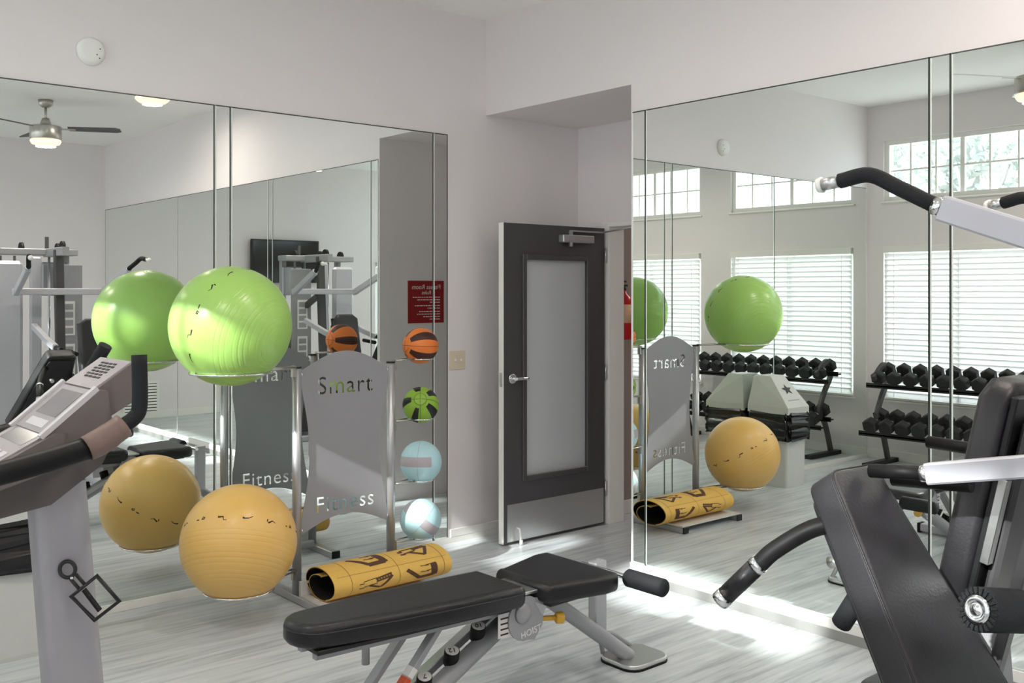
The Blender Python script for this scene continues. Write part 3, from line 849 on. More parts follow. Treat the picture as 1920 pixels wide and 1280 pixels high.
# ------------------------------------------------------------------ exercise balls
FIGS = [  # little exercise pictograms: strokes in a unit square
    [((-.8, .0), (.2, .1), .22), ((.2, .1), (.9, .5), .12), ((-.9, .1), (-.6, .1), .3)],
    [((-.6, -.3), (.3, .2), .25), ((.3, .2), (.9, -.1), .12), ((-.8, -.1), (-.7, .4), .2)],
    [((-.9, .0), (.9, .05), .2), ((.3, .05), (.5, .55), .16), ((.6, .3), (.9, .3), .25)],
    [((-.7, .2), (.1, .2), .28), ((.1, .2), (.2, -.4), .14), ((.2, -.4), (.8, -.4), .12), ((-.9, .2), (-.7, .2), .35)],
]
def exercise_ball(name, label, c, R, m, axis, ridge, bandlat, marks, spin=0.0, figsize=0.018):
    t = Thing(name, label, 'exercise ball', c, local=True, group='inflated exercise balls')
    mt = Vector(axis).normalized().to_track_quat('Z', 'Y').to_matrix().to_4x4() @ Matrix.Rotation(spin, 4, 'Z')
    prof = []
    N = 260
    lo_, hi_ = ridge
    for i in range(N + 1):
        th = -PI / 2 + PI * i / N
        r = R
        lat = math.degrees(th)
        if lo_ < lat < hi_:
            w = (lat * 0.42) % 1.0
            if w < 0.16: r -= 0.0013 * math.sin(PI * w / 0.16)
        prof.append((max(r * math.cos(th), 1e-6), r * math.sin(th)))
    t.part('ball_skin', MB().lathe(prof, 72, 0, mt), m)
    vp = MB(); cyl(vp, (0, 0, R - 0.002), (0, 0, R + 0.0015), 0.008, 14); vp.v = [mt @ p for p in vp.v]
    t.part('valve_plug', vp, m)
    for k, az in enumerate(marks):
        mk = MB()
        lat = math.radians(bandlat); az = math.radians(az)
        n = Vector((math.cos(lat) * math.cos(az), math.cos(lat) * math.sin(az), math.sin(lat)))
        e = Vector((-math.sin(az), math.cos(az), 0)); u = n.cross(e)
        for (a, b, w) in FIGS[k % 4]:
            a = Vector(a); b = Vector(b); d = (b - a).normalized(); q = Vector((-d.y, d.x)) * w * 0.6
            vs = []
            for p in (a + q, a - q, b - q * 0.7, b + q * 0.7):
                s = n * R + e * p.x * figsize + u * p.y * figsize
                vs.append(mt @ (s.normalized() * (R + 0.0007)))
            mk.add(vs, [(0, 1, 2, 3)])
        t.part('pictogram', mk, 'print')
    return t
exercise_ball('exercise_ball', 'large green exercise ball on the upper hoop of the rack', GB, GR, 'green', (0.42, -0.86, -0.27), (15, 90), 2, list(range(0, 360, 24)), 0.3, 0.026)
exercise_ball('exercise_ball', 'large yellow exercise ball on the lower hoop near the floor', YBALL, YR_, 'yellow', (0.30, 0.37, 0.88), (-62, 2), 9, list(range(8, 360, 24)), 0.1, 0.026)

# ------------------------------------------------------------------ medicine balls
def med_ball(label, c, r, mats, axis, style):
    x, y, z = c
    t = Thing('medicine_ball', label, 'medicine ball', c, local=True, group='medicine balls on the rack')
    mt = Vector(axis).normalized().to_track_quat('Z', 'Y').to_matrix().to_4x4()
    def prof(n):
        return [(max(r * math.cos(-PI / 2 + PI * i / n), 1e-6), r * math.sin(-PI / 2 + PI * i / n)) for i in range(n + 1)]
    if style == 'wedge':
        f = lambda v, u: 0 if (abs(v - 0.5) > 0.38) else (1 if (u * 8) % 2 < 0.8 else 0)
        f2 = lambda v, u: 1 if (0.17 < v < 0.83 and (u * 5 + 0.75) % 1.0 < 0.38) else 0
        o = t.part('rubber_shell', MB().lathe(prof(36), 48, 0, mt, matf=f2), mats)
        for s in (1, -1):
            k = MB().lathe([(r * 0.36, s * r * 0.938), (r * 0.30, s * r * 0.962), (0.0001, s * r * 1.008)], 24, 0, mt); t.part('end_cap', k, mats[0])
    else:
        f = lambda v, u: 1 if (abs(v - 0.5) < 0.075 and (u % 0.5) < 0.36) else 0
        t.part('rubber_shell', MB().lathe(prof(40), 50, 0, mt, matf=f), mats)
    gr = MB()
    for q in range(3):
        ax = [Vector((1, 0, 0)), Vector((0, 1, 0)), Vector((0.7, 0.7, 0.2))][q].normalized()
        a = ax.orthogonal().normalized(); b = ax.cross(a)
        if q < 2: gr.tube([mt @ ((a * math.cos(2 * PI * k / 40) + b * math.sin(2 * PI * k / 40)) * (r * 1.0002)) for k in range(40)], 0.0012, 5, closed=True)
    t.part('seam_line', gr, mats[1])
med_ball('orange medicine ball with dark bands, topmost on the rack side', MED[0][:3], MED[0][3], ['orange', 'maroon'], (-0.97, 0.10, 0.05), 'wedge')
med_ball('lime green medicine ball with black wedges, second from top', MED[1][:3], MED[1][3], ['lime', 'black'], (-0.52, -0.70, 0.42), 'wedge')
med_ball('pale blue medicine ball with level grey band, third from top', MED[2][:3], MED[2][3], ['skyblue', 'bandgrey'], (0.05, 0.05, 1.0), 'band')
med_ball('pale blue medicine ball with slanting grey band, lowest on the rack', MED[3][:3], MED[3][3], ['skyblue', 'bandgrey'], (0.55, -0.35, 0.75), 'band')

# ------------------------------------------------------------------ rolled mat
def rolled_mat():
    x0, x1 = 2.50, 3.22
    cy, cz = 4.405, 0.141
    a, b = 0.162, 0.088
    th = 0.009
    t = Thing('exercise_mat', 'rolled yellow exercise mat with brown figure prints under the rack', 'exercise mat', ((x0 + x1) / 2, cy, 0.05))
    n = 150; turns = 1.55
    def sp(u, off):   # u 0..1 from outer end inward
        ang = -1.9 + u * turns * 2 * PI
        k = 1 - 0.18 * u * turns - max(0, u - 0.8) * 0.5
        return (cy + (a * k - off) * math.cos(ang), cz + (b * k - off) * math.sin(ang) - 0.02 * u)
    vs = []; fs = []; mi = []
    mb = MB()
    cols = []
    for i in range(n + 1):
        u = i / n
        o_ = sp(u, 0); m_ = sp(u, th * 0.45); i_ = sp(u, th)
        cols.append([o_, m_, i_])
    def strip(p, q, m):
        v = []
        for i in range(n + 1):
            v += [(x0, *cols[i][p]), (x1, *cols[i][p])]
        mb.add(v, [(2 * i, 2 * i + 1, 2 * i + 3, 2 * i + 2) for i in range(n)], m, True)
    strip(0, 0, 0); strip(2, 2, 1)
    for x in (x0, x1):
        for (p, q, m) in ((0, 1, 0), (1, 2, 1)):
            v = []
            for i in range(n + 1): v += [(x, *cols[i][p]), (x, *cols[i][q])]
            mb.add(v, [(2 * i, 2 * i + 1, 2 * i + 3, 2 * i + 2) for i in range(n)], m)
    for i in (0, n):
        mb.add([(x0, *cols[i][0]), (x1, *cols[i][0]), (x1, *cols[i][2]), (x0, *cols[i][2])], [(0, 1, 2, 3)], 0)
    t.part('mat_sheet', mb, ['mat_yellow', 'mat_black'])
    def surf(x, ang):
        u = (ang + 1.9) / (turns * 2 * PI)
        y, z = sp(u, 0)
        d = Vector((y - cy, z - cz)).normalized() * 0.0012
        return Vector((x, y + d.x, z + d.y))
    def stroke(mb, p0, p1, w, steps=6):
        p0 = Vector(p0); p1 = Vector(p1); d = (p1 - p0).normalized()
        q = Vector((-d.y, d.x)) * w / 2
        vs = []
        for i in range(steps + 1):
            c = p0.lerp(p1, i / steps)
            for s in (q, -q):
                e = c + s
                vs.append(surf(e.x, e.y))
        mb.add(vs, [(2 * i, 2 * i + 1, 2 * i + 3, 2 * i + 2) for i in range(steps)])
    # angle: PI faces the camera side (-Y), PI/2 is the top
    K = 8.5   # radians per metre along the girth
    def fig(xc, ac, strokes, sc):
        mb = MB()
        for (p, q, w) in strokes:
            # work in a plane scaled to metres, then map girth metres to angle
            p = Vector(p) * sc; q = Vector(q) * sc
            d = (q - p).normalized(); nn = Vector((-d.y, d.x)) * w * sc / 2
            vs = []
            for i in range(7):
                c = p.lerp(q, i / 6)
                for s in (nn, -nn):
                    e = c + s
                    vs.append(surf(xc + e.x, ac - e.y * K))
            mb.add(vs, [(2 * i, 2 * i + 1, 2 * i + 3, 2 * i + 2) for i in range(6)])
        t.part('figure_print', mb, 'mat_print')
    A = [((-1.0, 0), (-.7, 0), .42), ((-.75, .1), (.05, .22), .48), ((0, .25), (1.0, .45), .34), ((-.4, -.05), (.35, -.45), .16), ((.35, -.45), (1.0, .4), .18)]
    B = [((-1.0, .5), (-.2, -.35), .26), ((-.25, -.38), (.8, -.32), .3), ((-.15, .35), (.4, .3), .5), ((.2, .35), (.9, .42), .5), ((.72, .6), (.78, -.4), .42)]
    for k, xc in enumerate((2.74, 3.03)):
        fig(xc, 3.25, A if k % 2 == 0 else B, 0.098)
        fig(xc + 0.02, 1.75, B if k % 2 == 0 else A, 0.098)
    g = MB()
    for x in (2.60, 2.885, 3.17): stroke(g, (x, 1.0), (x, 4.0), 0.0022, 24)
    for an in (2.45, 0.95): stroke(g, (x0 + 0.03, an), (x1 - 0.03, an), 0.012, 4)
    t.part('printed_grid', g, 'mat_print')
rolled_mat()

# ------------------------------------------------------------------ weight bench
def bench():
    cy = 2.945
    t = Thing('weight_bench', 'adjustable weight bench with black pads and grey frame', 'weight bench', (2.5, cy, 0))
    # back pad (tapered to the head end), seat pad
    def bp(u): return 0.105 + 0.05 * min(1, u * 1.4)
    L = 0.92
    out = []
    for k in range(9):   # head end round
        a = PI / 2 + PI * k / 8
        out.append((0.10 + 0.10 * math.cos(a), 0.108 * math.sin(a)))
    out += [(0.35, -0.135), (0.6, -0.15), (L - 0.03, -0.155), (L, -0.135), (L, 0.135), (L - 0.03, 0.155), (0.6, 0.15), (0.35, 0.135)]
    P0 = Vector((1.545, cy, 0.438)); P1 = Vector((2.47, cy, 0.412))
    mt = frame_mtx(P0, P1 - P0, (0, 1, 0))
    b = t.part('back_pad', MB().pillow(out, 0.082, 0.028, 0, mt), 'vinyl')
    t.part('back_board', MB().box(0.06, L - 0.03, -0.10, 0.10, -0.016, 0.0, 0, 0.003, mt), 'black', b)
    seam = [Vector((x * 0.995 + 0.002, y * 1.004, 0.055)) for x, y in out]
    t.part('piping', MB().tube([mt @ p for p in seam], 0.0025, 6, closed=True), 'vinyl_grey', b)
    so = [(0, -0.15), (0.03, -0.163), (0.26, -0.225), (0.32, -0.222), (0.345, -0.20), (0.345, 0.20), (0.32, 0.222), (0.26, 0.225), (0.03, 0.163), (0, 0.15)]
    S0 = Vector((2.56, cy, 0.40)); S1 = Vector((2.905, cy, 0.405))
    ms = frame_mtx(S0, S1 - S0, (0, 1, 0))
    s = t.part('seat_pad', MB().pillow(so, 0.075, 0.026, 0, ms), 'vinyl')
    t.part('seat_board', MB().box(0.03, 0.31, -0.14, 0.14, -0.016, 0.0, 0, 0.003, ms), 'black', s)
    t.part('pad_tab', MB().box(2.46, 2.57, cy - 0.10, cy + 0.10, 0.44, 0.452, 0, 0.002), 'steel')
    # pad carrier tubes
    t.part('back_carrier', MB().tube([(1.62, cy - 0.05, 0.408), (2.46, cy - 0.05, 0.385)], 0, rect=(0.03, 0.03)).tube([(1.62, cy + 0.05, 0.408), (2.46, cy + 0.05, 0.385)], 0, rect=(0.03, 0.03)), 'frame_grey')
    # pivot plates with lettering
    for yy in (cy - 0.095, cy + 0.095):
        pl = []
        for k in range(14):
            a = PI * 0.30 + PI * 1.25 * k / 13
            pl.append((2.500 + 0.085 * math.cos(a), 0.352 + 0.085 * math.sin(a)))
        pl += [(2.545, 0.262), (2.585, 0.31), (2.60, 0.39), (2.57, 0.42)]
        mp = frame_mtx((0, yy, 0), (1, 0, 0), (0, 0, 1))
        o = t.part('pivot_plate', MB().prism(pl, -0.004, 0.004, 0, mp), 'frame_grey')
        if yy < cy:
            t.part('plate_hub', MB().lathe([(0.04, 0), (0.036, 0.01), (0.012, 0.014), (0, 0.014)], 24, 0, axis_mtx((2.485, yy - 0.004, 0.375), (0, -1, 0))), 'frame_grey', o)
            m = frame_mtx((2.527, yy - 0.0048, 0.296), Vector((1, 0, 0.14)), (-0.14, 0, 1))
            add_text(o, t.loc, 'lettering', 'HOIST', 0.036, 'label_white', m, 1.05)
    v = [(2.545, 0.405), (2.625, 0.405), (2.585, 0.345)]
    t.part('bracket_plate', MB().prism(v, -0.10, 0.10, 0, frame_mtx((0, cy, 0), (1, 0, 0), (0, 0, 1))), 'silver')
    kn = MB(); cyl(kn, (2.59, cy - 0.07, 0.325), (2.66, cy - 0.10, 0.322), 0.01); cyl(kn, (2.655, cy - 0.10, 0.322), (2.685, cy - 0.113, 0.32), 0.023, 18, 0, 0.004)
    t.part('pull_knob', kn, 'knob_yellow', label='yellow pull knob')
    # main bent tube to the front foot
    t.part('front_leg', MB().tube([(2.50, cy, 0.335), (2.62, cy, 0.372), (2.70, cy, 0.362), (2.78, cy, 0.31), (3.00, cy - 0.005, 0.15), (3.17, cy - 0.01, 0.025)], 0.032, 16, smooth=6), 'frame_grey')
    ft = rrect(0.25, 0.22, 0.06, 5)
    fo = t.part('foot_plate', MB().pillow(ft, 0.022, 0.005, 0, Matrix.Translation((3.20, cy - 0.015, 0.004)), 2), 'steel')
    t.part('rubber_pad', MB().prism(rrect(0.256, 0.226, 0.062, 5), 0, 0.008, 0, Matrix.Translation((3.20, cy - 0.015, 0.0))), 'rubber', fo)
    t.part('foot_loop', MB().tube([(3.12, cy - 0.075 + 0.17, 0.02), (3.10, cy + 0.085, 0.09), (3.16, cy + 0.085, 0.10), (3.28, cy + 0.075, 0.02)], 0.011, 10, smooth=4), 'frame_grey')
    # rear post carrying the ankle roller
    t.part('roller_post', MB().tube([(3.03, cy + 0.04, 0.13), (3.03, cy + 0.04, 0.45)], 0, rect=(0.05, 0.07)), 'silver')
    t.part('roller_axle', MB().tube([(2.985, cy - 0.36, 0.435), (2.985, cy + 0.09, 0.435)], 0.011, 10), 'chrome')
    for s_, (ya, yb) in enumerate(((cy - 0.375, cy - 0.175),)):
        r = MB().lathe([(0.0, 0.0), (0.028, 0.0), (0.036, 0.008), (0.036, (yb - ya) - 0.008), (0.03, yb - ya), (0, yb - ya)], 22, 0, axis_mtx((2.985, ya, 0.435), (0, 1, 0)))
        t.part('ankle_roller', r, 'foam')
    # ladder beam with numbered stops towards the head end
    t.part('ladder_beam', MB().tube([(2.50, cy, 0.33), (1.98, cy, 0.06), (1.88, cy, 0.03)], 0.036, 16), 'frame_grey')
    t.part('ladder_rail', MB().tube([(2.46, cy + 0.07, 0.345), (1.95, cy + 0.07, 0.085)], 0, rect=(0.05, 0.03)), 'silver')
    lbl = t.part('warning_label', MB().box(-0.035, 0.035, -0.001, 0.001, -0.045, 0.045, 0, 0, Matrix.Translation((2.405, cy - 0.09, 0.345))), 'label_white')
    for k in range(4):
        t.part('label_text', MB().box(-0.024, 0.02 - 0.006 * (k % 2), -0.002, -0.0012, 0.024 - 0.02 * k, 0.03 - 0.02 * k, 0, 0, Matrix.Translation((2.405, cy - 0.09, 0.345))), 'maroon', lbl)
    for k, (n, u) in enumerate((('10', 0.28), ('12', 0.52), ('7', 0.76))):
        c = Vector((2.50, cy + 0.02, 0.345)).lerp(Vector((1.98, cy + 0.02, 0.075)), u)
        d = Vector((-0.15, -0.35, 0.92)).normalized()
        kb = MB(); cyl(kb, c + d * 0.01, c + d * 0.072, 0.029, 20, 0, 0.003)
        o = t.part('stop_knob', kb, 'rubber')
        m = axis_mtx(c + d * 0.0725, d) @ Matrix.Rotation(-0.5, 4, 'Z')
        t.part('knob_face', MB().lathe([(0.0, 0.0006), (0.025, 0.0006), (0.026, 0)], 20, 0, axis_mtx(c + d * 0.072, d)), 'label_white', o)
        add_text(o, t.loc, 'number_print', n, 0.03, 'black', axis_mtx(c + d * 0.0732, d) @ Matrix.Rotation(PI, 4, 'Z'))
    # back support struts
    st = t.part('support_strut', MB().tube([(2.14, cy - 0.04, 0.40), (1.80, cy - 0.04, 0.03)], 0, rect=(0.04, 0.022)), 'frame_grey')
    a = Vector((2.14, cy - 0.04, 0.40)); b_ = Vector((1.80, cy - 0.04, 0.03))
    t.part('strut_label', MB().tube([a.lerp(b_, 0.44), a.lerp(b_, 0.85)], 0, rect=(0.0415, 0.0235)), 'orange_label', st, 'orange label strip')
    t.part('strut_label', MB().tube([a.lerp(b_, 0.36), a.lerp(b_, 0.43)], 0, rect=(0.0415, 0.0235)), 'label_white', st)
    t.part('support_strut', MB().tube([(2.10, cy + 0.07, 0.40), (1.74, cy + 0.07, 0.03)], 0, rect=(0.045, 0.022)), 'frame_grey')
    t.part('gas_spring', MB().tube([(1.86, cy + 0.02, 0.41), (1.86, cy + 0.02, 0.30)], 0.014, 12), 'frame_grey')
    bs = t.part('base_crossbar', MB().tube([(1.82, cy - 0.30, 0.035), (1.82, cy + 0.30, 0.035)], 0, rect=(0.06, 0.05)), 'frame_light')
    for yy in (cy - 0.31, cy + 0.31):
        t.part('end_cap', MB().box(1.787, 1.853, yy - 0.012, yy + 0.012, 0, 0.064, 0, 0.004), 'rubber', bs)
bench()

# ------------------------------------------------------------------ multi gym on the right
def gym():
    gx = 2.74
    t = Thing('multi_gym', 'tall grey multi-station gym machine with black pads by the mirror', 'gym machine', (gx, 0.6, 0))
    # floor frame and tower
    t.part('base_rail', MB().tube([(gx, -0.05, 0.03), (gx, 1.95, 0.03)], 0, rect=(0.08, 0.06)), 'frame_light')
    for y in (0.0, 0.62, 1.92):
        w = 0.40 if y != 1.92 else 0.24
        o = t.part('base_crossbar', MB().tube([(gx - w, y, 0.03), (gx + w, y, 0.03)], 0, rect=(0.07, 0.055)), 'frame_light')
        for s in (-1, 1): t.part('end_cap', MB().box(gx + s * w - 0.012, gx + s * w + 0.012, y - 0.038, y + 0.038, 0, 0.06, 0, 0.003), 'rubber', o)
    for x in (gx - 0.36, gx + 0.06):
        # weight stack with guide rods in a shroud
        s = t.part('weight_stack', MB().box(x - 0.08, x + 0.10, 0.10, 0.24, 0.10, 0.14, 0, 0.003), 'stack')
        for k in range(15):
            t.part('weight_plate', MB().box(x - 0.08, x + 0.10, 0.10, 0.24, 0.145 + k * 0.034, 0.175 + k * 0.034, 0, 0.003), 'stack', s)
        for dx in (-0.05, 0.07):
            t.part('guide_rod', MB().tube([(x + dx, 0.17, 0.06), (x + dx, 0.17, 1.93)], 0.012, 12), 'chrome')
    t.part('shroud', MB().box(gx - 0.52, gx - 0.26, 0.28, 0.36, 0.10, 1.88, 0, 0.03), 'frame_light')
    t.part('shroud', MB().box(gx - 0.20, gx - 0.10, 0.30, 0.345, 0.10, 1.92, 0, 0.015), 'frame_light')
    t.part('shroud', MB().box(gx - 0.02, gx + 0.22, -0.03, 0.06, 1.56, 1.88, 0, 0.01), 'silver')
    t.part('lower_cover', MB().box(gx + 0.04, gx + 0.26, 0.02, 0.34, 0.06, 1.12, 0, 0.01), 'charcoal')
    for x in (gx - 0.50, gx + 0.20):
        t.part('upright', MB().tube([(x, 0.02, 0.05), (x, 0.02, 1.98)], 0, rect=(0.06, 0.06)), 'frame_grey')
    t.part('upright', MB().tube([(gx, 0.62, 0.05), (gx, 0.50, 1.98)], 0, rect=(0.06, 0.08)), 'charcoal')
    t.part('diagonal_strut', MB().tube([(gx + 0.03, 0.50, 1.55), (gx + 0.28, -0.35, 1.0)], 0, rect=(0.05, 0.06)), 'charcoal')
    bm = t.part('top_beam', MB().box(gx - 0.60, gx + 0.26, 0.02, 0.22, 1.94, 2.0, 0, 0.006), 'frame_grey')
    t.part('top_beam', MB().tube([(gx, 0.12, 1.965), (gx, 0.72, 1.965)], 0, rect=(0.06, 0.08)), 'frame_grey')
    for (x, y) in ((gx - 0.48, 0.12), (gx - 0.22, 0.12), (gx, 0.62), (gx + 0.1, 0.12)):
        pu = MB(); cyl(pu, (x - 0.014, y, 2.0), (x + 0.014, y, 2.0), 0.06, 24, 0, 0.003); t.part('pulley', pu, 'rubber')
    t.part('top_post', MB().tube([(gx + 0.02, 0.06, 1.98), (gx + 0.02, 0.06, 2.12)], 0, rect=(0.03, 0.03)), 'charcoal')
    # instruction placards
    for (x, z) in ((gx + 0.13, 1.35), (gx + 0.13, 0.95)):
        pc = t.part('placard', MB().box(x - 0.06, x + 0.06, 0.342, 0.348, z - 0.16, z + 0.16), 'label_white')
        for k in range(4):
            t.part('placard_picture', MB().box(x - 0.045, x + 0.045, 0.348, 0.3495, z - 0.145 + k * 0.075, z - 0.09 + k * 0.075), 'frame_grey', pc)
    t.part('placard_panel', MB().box(gx + 0.02, gx + 0.26, 0.32, 0.342, 0.60, 1.85, 0, 0.004), 'panel')
    # overhead lever: cross bar and two horns with grips
    Y0 = 0.60
    t.part('lever_crossbar', MB().tube([(2.33, Y0, 1.60), (3.12, Y0, 1.60)], 0, rect=(0.06, 0.06)), 'frame_light')
    for (x, xe, s) in ((2.36, 2.27, -1), (3.10, 3.22, 1)):
        a = t.part('lever_arm', MB().tube([(x, Y0 - 0.02, 1.59), (x + (xe - x) * 0.45, 1.13, 1.80)], 0, rect=(0.045, 0.062)), 'frame_light')
        p1 = Vector((x + (xe - x) * 0.45, 1.13, 1.80))
        t.part('grip_collar', MB().tube([p1, p1 + Vector((0, 0.02, 0.0085))], 0.024, 16), 'chrome', a)
        gpts = [p1 + Vector((0, 0.02, 0.0085)), p1 + Vector(((xe - x) * .25, 0.10, 0.055)), p1 + Vector(((xe - x) * .42, 0.17, 0.092)), p1 + Vector(((xe - x) * .55, 0.245, 0.082))]
        t.part('grip', MB().tube(gpts, 0.0195, 14, smooth=6), 'foam', a)
        e = gpts[-1]; d = (gpts[-1] - gpts[-2]).normalized()
        t.part('grip_end', MB().tube([e, e + d * 0.045], 0.0165, 12), 'steel', a)
        t.part('end_plug', MB().lathe([(0.0, 0.018), (0.018, 0.014), (0.021, 0.0), (0.0, 0.0)], 18, 0, axis_mtx(e + d * 0.045, d)), 'white', a)
    # press arm at chest height
    pa = t.part('press_arm', MB().tube([(2.50, 0.62, 1.29), (2.50, 1.02, 1.178), (2.50, 1.256, 1.128)], 0, rect=(0.045, 0.055)), 'frame_light')
    t.part('press_collar', MB().tube([(2.50, 1.256, 1.128), (2.50, 1.275, 1.126)], 0.022, 14), 'chrome', pa)
    t.part('press_grip', MB().tube([(2.50, 1.272, 1.1265), (2.50, 1.42, 1.113)], 0.019, 14), 'rubber', pa)
    t.part('press_grip', MB().tube([(2.62, 1.20, 1.09), (2.62, 1.42, 1.075)], 0.019, 14), 'rubber', pa)
    pb = t.part('press_arm', MB().tube([(2.98, 0.62, 1.29), (2.98, 1.02, 1.178), (2.98, 1.256, 1.128)], 0, rect=(0.045, 0.055)), 'frame_light')
    t.part('press_grip', MB().tube([(2.98, 1.26, 1.1265), (2.98, 1.50, 1.135)], 0.019, 14), 'rubber', pb)
    # reclined back pad with shell
    mo = frame_mtx((2.70, 1.285, 0.66), (1, 0, 0), (0, -0.155, 0.70))   # x across, y up the pad, z forward(-?)
    L = 0.71
    o = [(0.02, 0.0), (0.06, -0.02), (0.22, -0.02), (0.27, 0.03), (0.28, 0.2), (0.27, L - 0.06), (0.22, L), (0.06, L), (0.0, L - 0.05), (0.0, 0.08)]
    bk = t.part('back_pad', MB().pillow(o, 0.085, 0.024, 0, mo @ Matrix.Translation((0, 0, -0.085))), 'vinyl_grey')
    t.part('pad_shell', MB().box(0.012, 0.27, 0.03, L - 0.03, 0.0, 0.02, 0, 0.004, mo), 'black', bk)
    t.part('adjuster_strip', MB().box(0.0, 0.03, 0.22, 0.46, 0.02, 0.045, 0, 0.002, mo), 'steel', bk)
    t.part('shell_cover', MB().box(0.04, 0.26, 0.0, 0.62, 0.03, 0.06, 0, 0.01, mo), 'charcoal', bk)
    t.part('seat_post', MB().tube([(gx, 1.15, 0.05), (gx, 1.20, 0.70)], 0, rect=(0.06, 0.08)), 'frame_grey')
    t.part('frame_stay', MB().tube([(2.66, 1.30, 0.05), (2.63, 1.02, 1.10)], 0, rect=(0.03, 0.04)), 'charcoal')
    st = [(x, y) for x, y in rrect(0.30, 0.32, 0.05, 4)]
    # chest support pad leaning away, with side grips
    A = [Vector((2.37, 1.46, 1.126)), Vector((2.59, 1.46, 1.120)), Vector((2.59, 1.146, 0.688)), Vector((2.22, 1.146, 0.688))]
    org = (A[2] + A[3]) / 2
    up = ((A[0] + A[1]) / 2 - org)
    mc = frame_mtx(org, (1, 0, 0.0), up)
    q = [mc.inverted() @ p for p in A]
    low = [q[3] + (q[3] - q[0]) * 0.42, q[2] + (q[2] - q[1]) * 0.42]
    base = [(low[0].x, low[0].y), (low[1].x, low[1].y), (q[1].x, q[1].y), (q[0].x, q[0].y)]
    out = []
    for i in range(4):
        p0, p1, p2 = Vector(base[i - 1]), Vector(base[i]), Vector(base[(i + 1) % 4])
        d0 = (p0 - p1).normalized() * 0.035; d2 = (p2 - p1).normalized() * 0.035
        for k in range(5):
            u = k / 4
            e = (p1 + d0).lerp(p1, u).lerp(p1.lerp(p1 + d2, u), u)
            out.append((e.x, e.y))
    if sum(out[i][0] * out[(i + 1) % len(out)][1] - out[(i + 1) % len(out)][0] * out[i][1] for i in range(len(out))) < 0: out = out[::-1]
    nz = (mc.to_3x3() @ Vector((0, 0, 1)))
    flip = nz.y > 0
    th = 0.095
    mm = mc @ Matrix.Translation((0, 0, 0 if flip else -th))
    cp = t.part('chest_pad', MB().pillow(out, th, 0.014, 0, mm), 'vinyl_grey')
    cxm = sum(p[0] for p in out) / len(out); cym = sum(p[1] for p in out) / len(out)
    zf = 0.0 if not flip else 0.0
    pip = [mc @ Vector((p[0] + (cxm - p[0]) * 0.012, p[1] + (cym - p[1]) * 0.006, (-0.006 if not flip else 0.006))) for p in out]
    t.part('piping', MB().tube(pip, 0.003, 6, closed=True), 'black', cp)
    bz0, bz1 = (-th - 0.014, -th) if not flip else (th, th + 0.014)
    t.part('pad_board', MB().prism([(cxm + (x - cxm) * 0.86, cym + (y - cym) * 0.9) for x, y in out], bz0, bz1, 0, mc), 'black', cp)
    hb = t.part('side_grip', MB().tube([(2.40, 1.43, 0.985), (2.345, 1.50, 0.965), (2.30, 1.585, 0.90), (2.28, 1.625, 0.855)], 0.024, 14, smooth=6), 'rubber')
    t.part('grip_ring', MB().tube([(2.281, 1.622, 0.858), (2.275, 1.635, 0.845)], 0.027, 16), 'chrome', hb)
    t.part('grip_sleeve', MB().tube([(2.275, 1.635, 0.845), (2.252, 1.715, 0.755)], 0.026, 16), 'vinyl', hb)
    t.part('grip_ring', MB().tube([(2.252, 1.715, 0.755), (2.246, 1.733, 0.735)], 0.027, 16), 'chrome', hb)
    hb = t.part('side_grip', MB().tube([(2.58, 1.42, 0.90), (2.62, 1.50, 0.80), (2.65, 1.55, 0.70)], 0.024, 14, smooth=6), 'rubber')
    t.part('grip_sleeve', MB().tube([(2.65, 1.55, 0.70), (2.66, 1.605, 0.615)], 0.03, 16), 'foam', hb)
    bo = MB(); cyl(bo, (2.41, 1.455, 0.875), (2.41, 1.49, 0.865), 0.016, 16); t.part('pivot_bolt', bo, 'steel')
    t.part('pad_post', MB().tube([(2.47, 1.36, 0.80), (2.58, 1.25, 0.30), (gx, 1.12, 0.06)], 0, rect=(0.05, 0.06)), 'frame_light')
    # ribbed roller between the pads
    c0 = Vector((2.375, 1.073, 0.845)); c1 = c0 + Vector((0.16, -0.03, -0.03))
    rr = MB(); cyl(rr, c0, c1, 0.053, 26, 0, 0.006); ro = t.part('thigh_roller', rr, 'foam')
    cp_ = MB()
    d = (c0 - c1).normalized()
    cp_.lathe([(0.036, 0.0), (0.034, 0.008), (0.024, 0.012), (0.02, 0.008), (0.012, 0.008), (0.009, 0.012), (0.0, 0.012)], 24, 0, axis_mtx(c0, d)); t.part('roller_cap', cp_, 'chrome', ro)
    rb = MB()
    for k in range(22):
        a = 2 * PI * k / 22
        rb.box(0.0365, 0.052, -0.003, 0.003, 0.0, 0.006, 0, 0, axis_mtx(c0, d) @ Matrix.Rotation(a, 4, 'Z'))
    t.part('cap_ribs', rb, 'black', ro)
    # seat of the machine
    t.part('seat_pad', MB().pillow(rrect(0.34, 0.36, 0.06, 5), 0.07, 0.02, 0, Matrix.Translation((gx + 0.14, 1.42, 0.36))), 'vinyl')
    t.part('logo_plate', MB().box(gx - 0.16, gx + 0.16, 1.965, 1.975, 0.12, 0.26, 0, 0.002).box(gx - 0.03, gx + 0.03, 1.93, 1.965, 0.05, 0.26), 'panel')
gym()

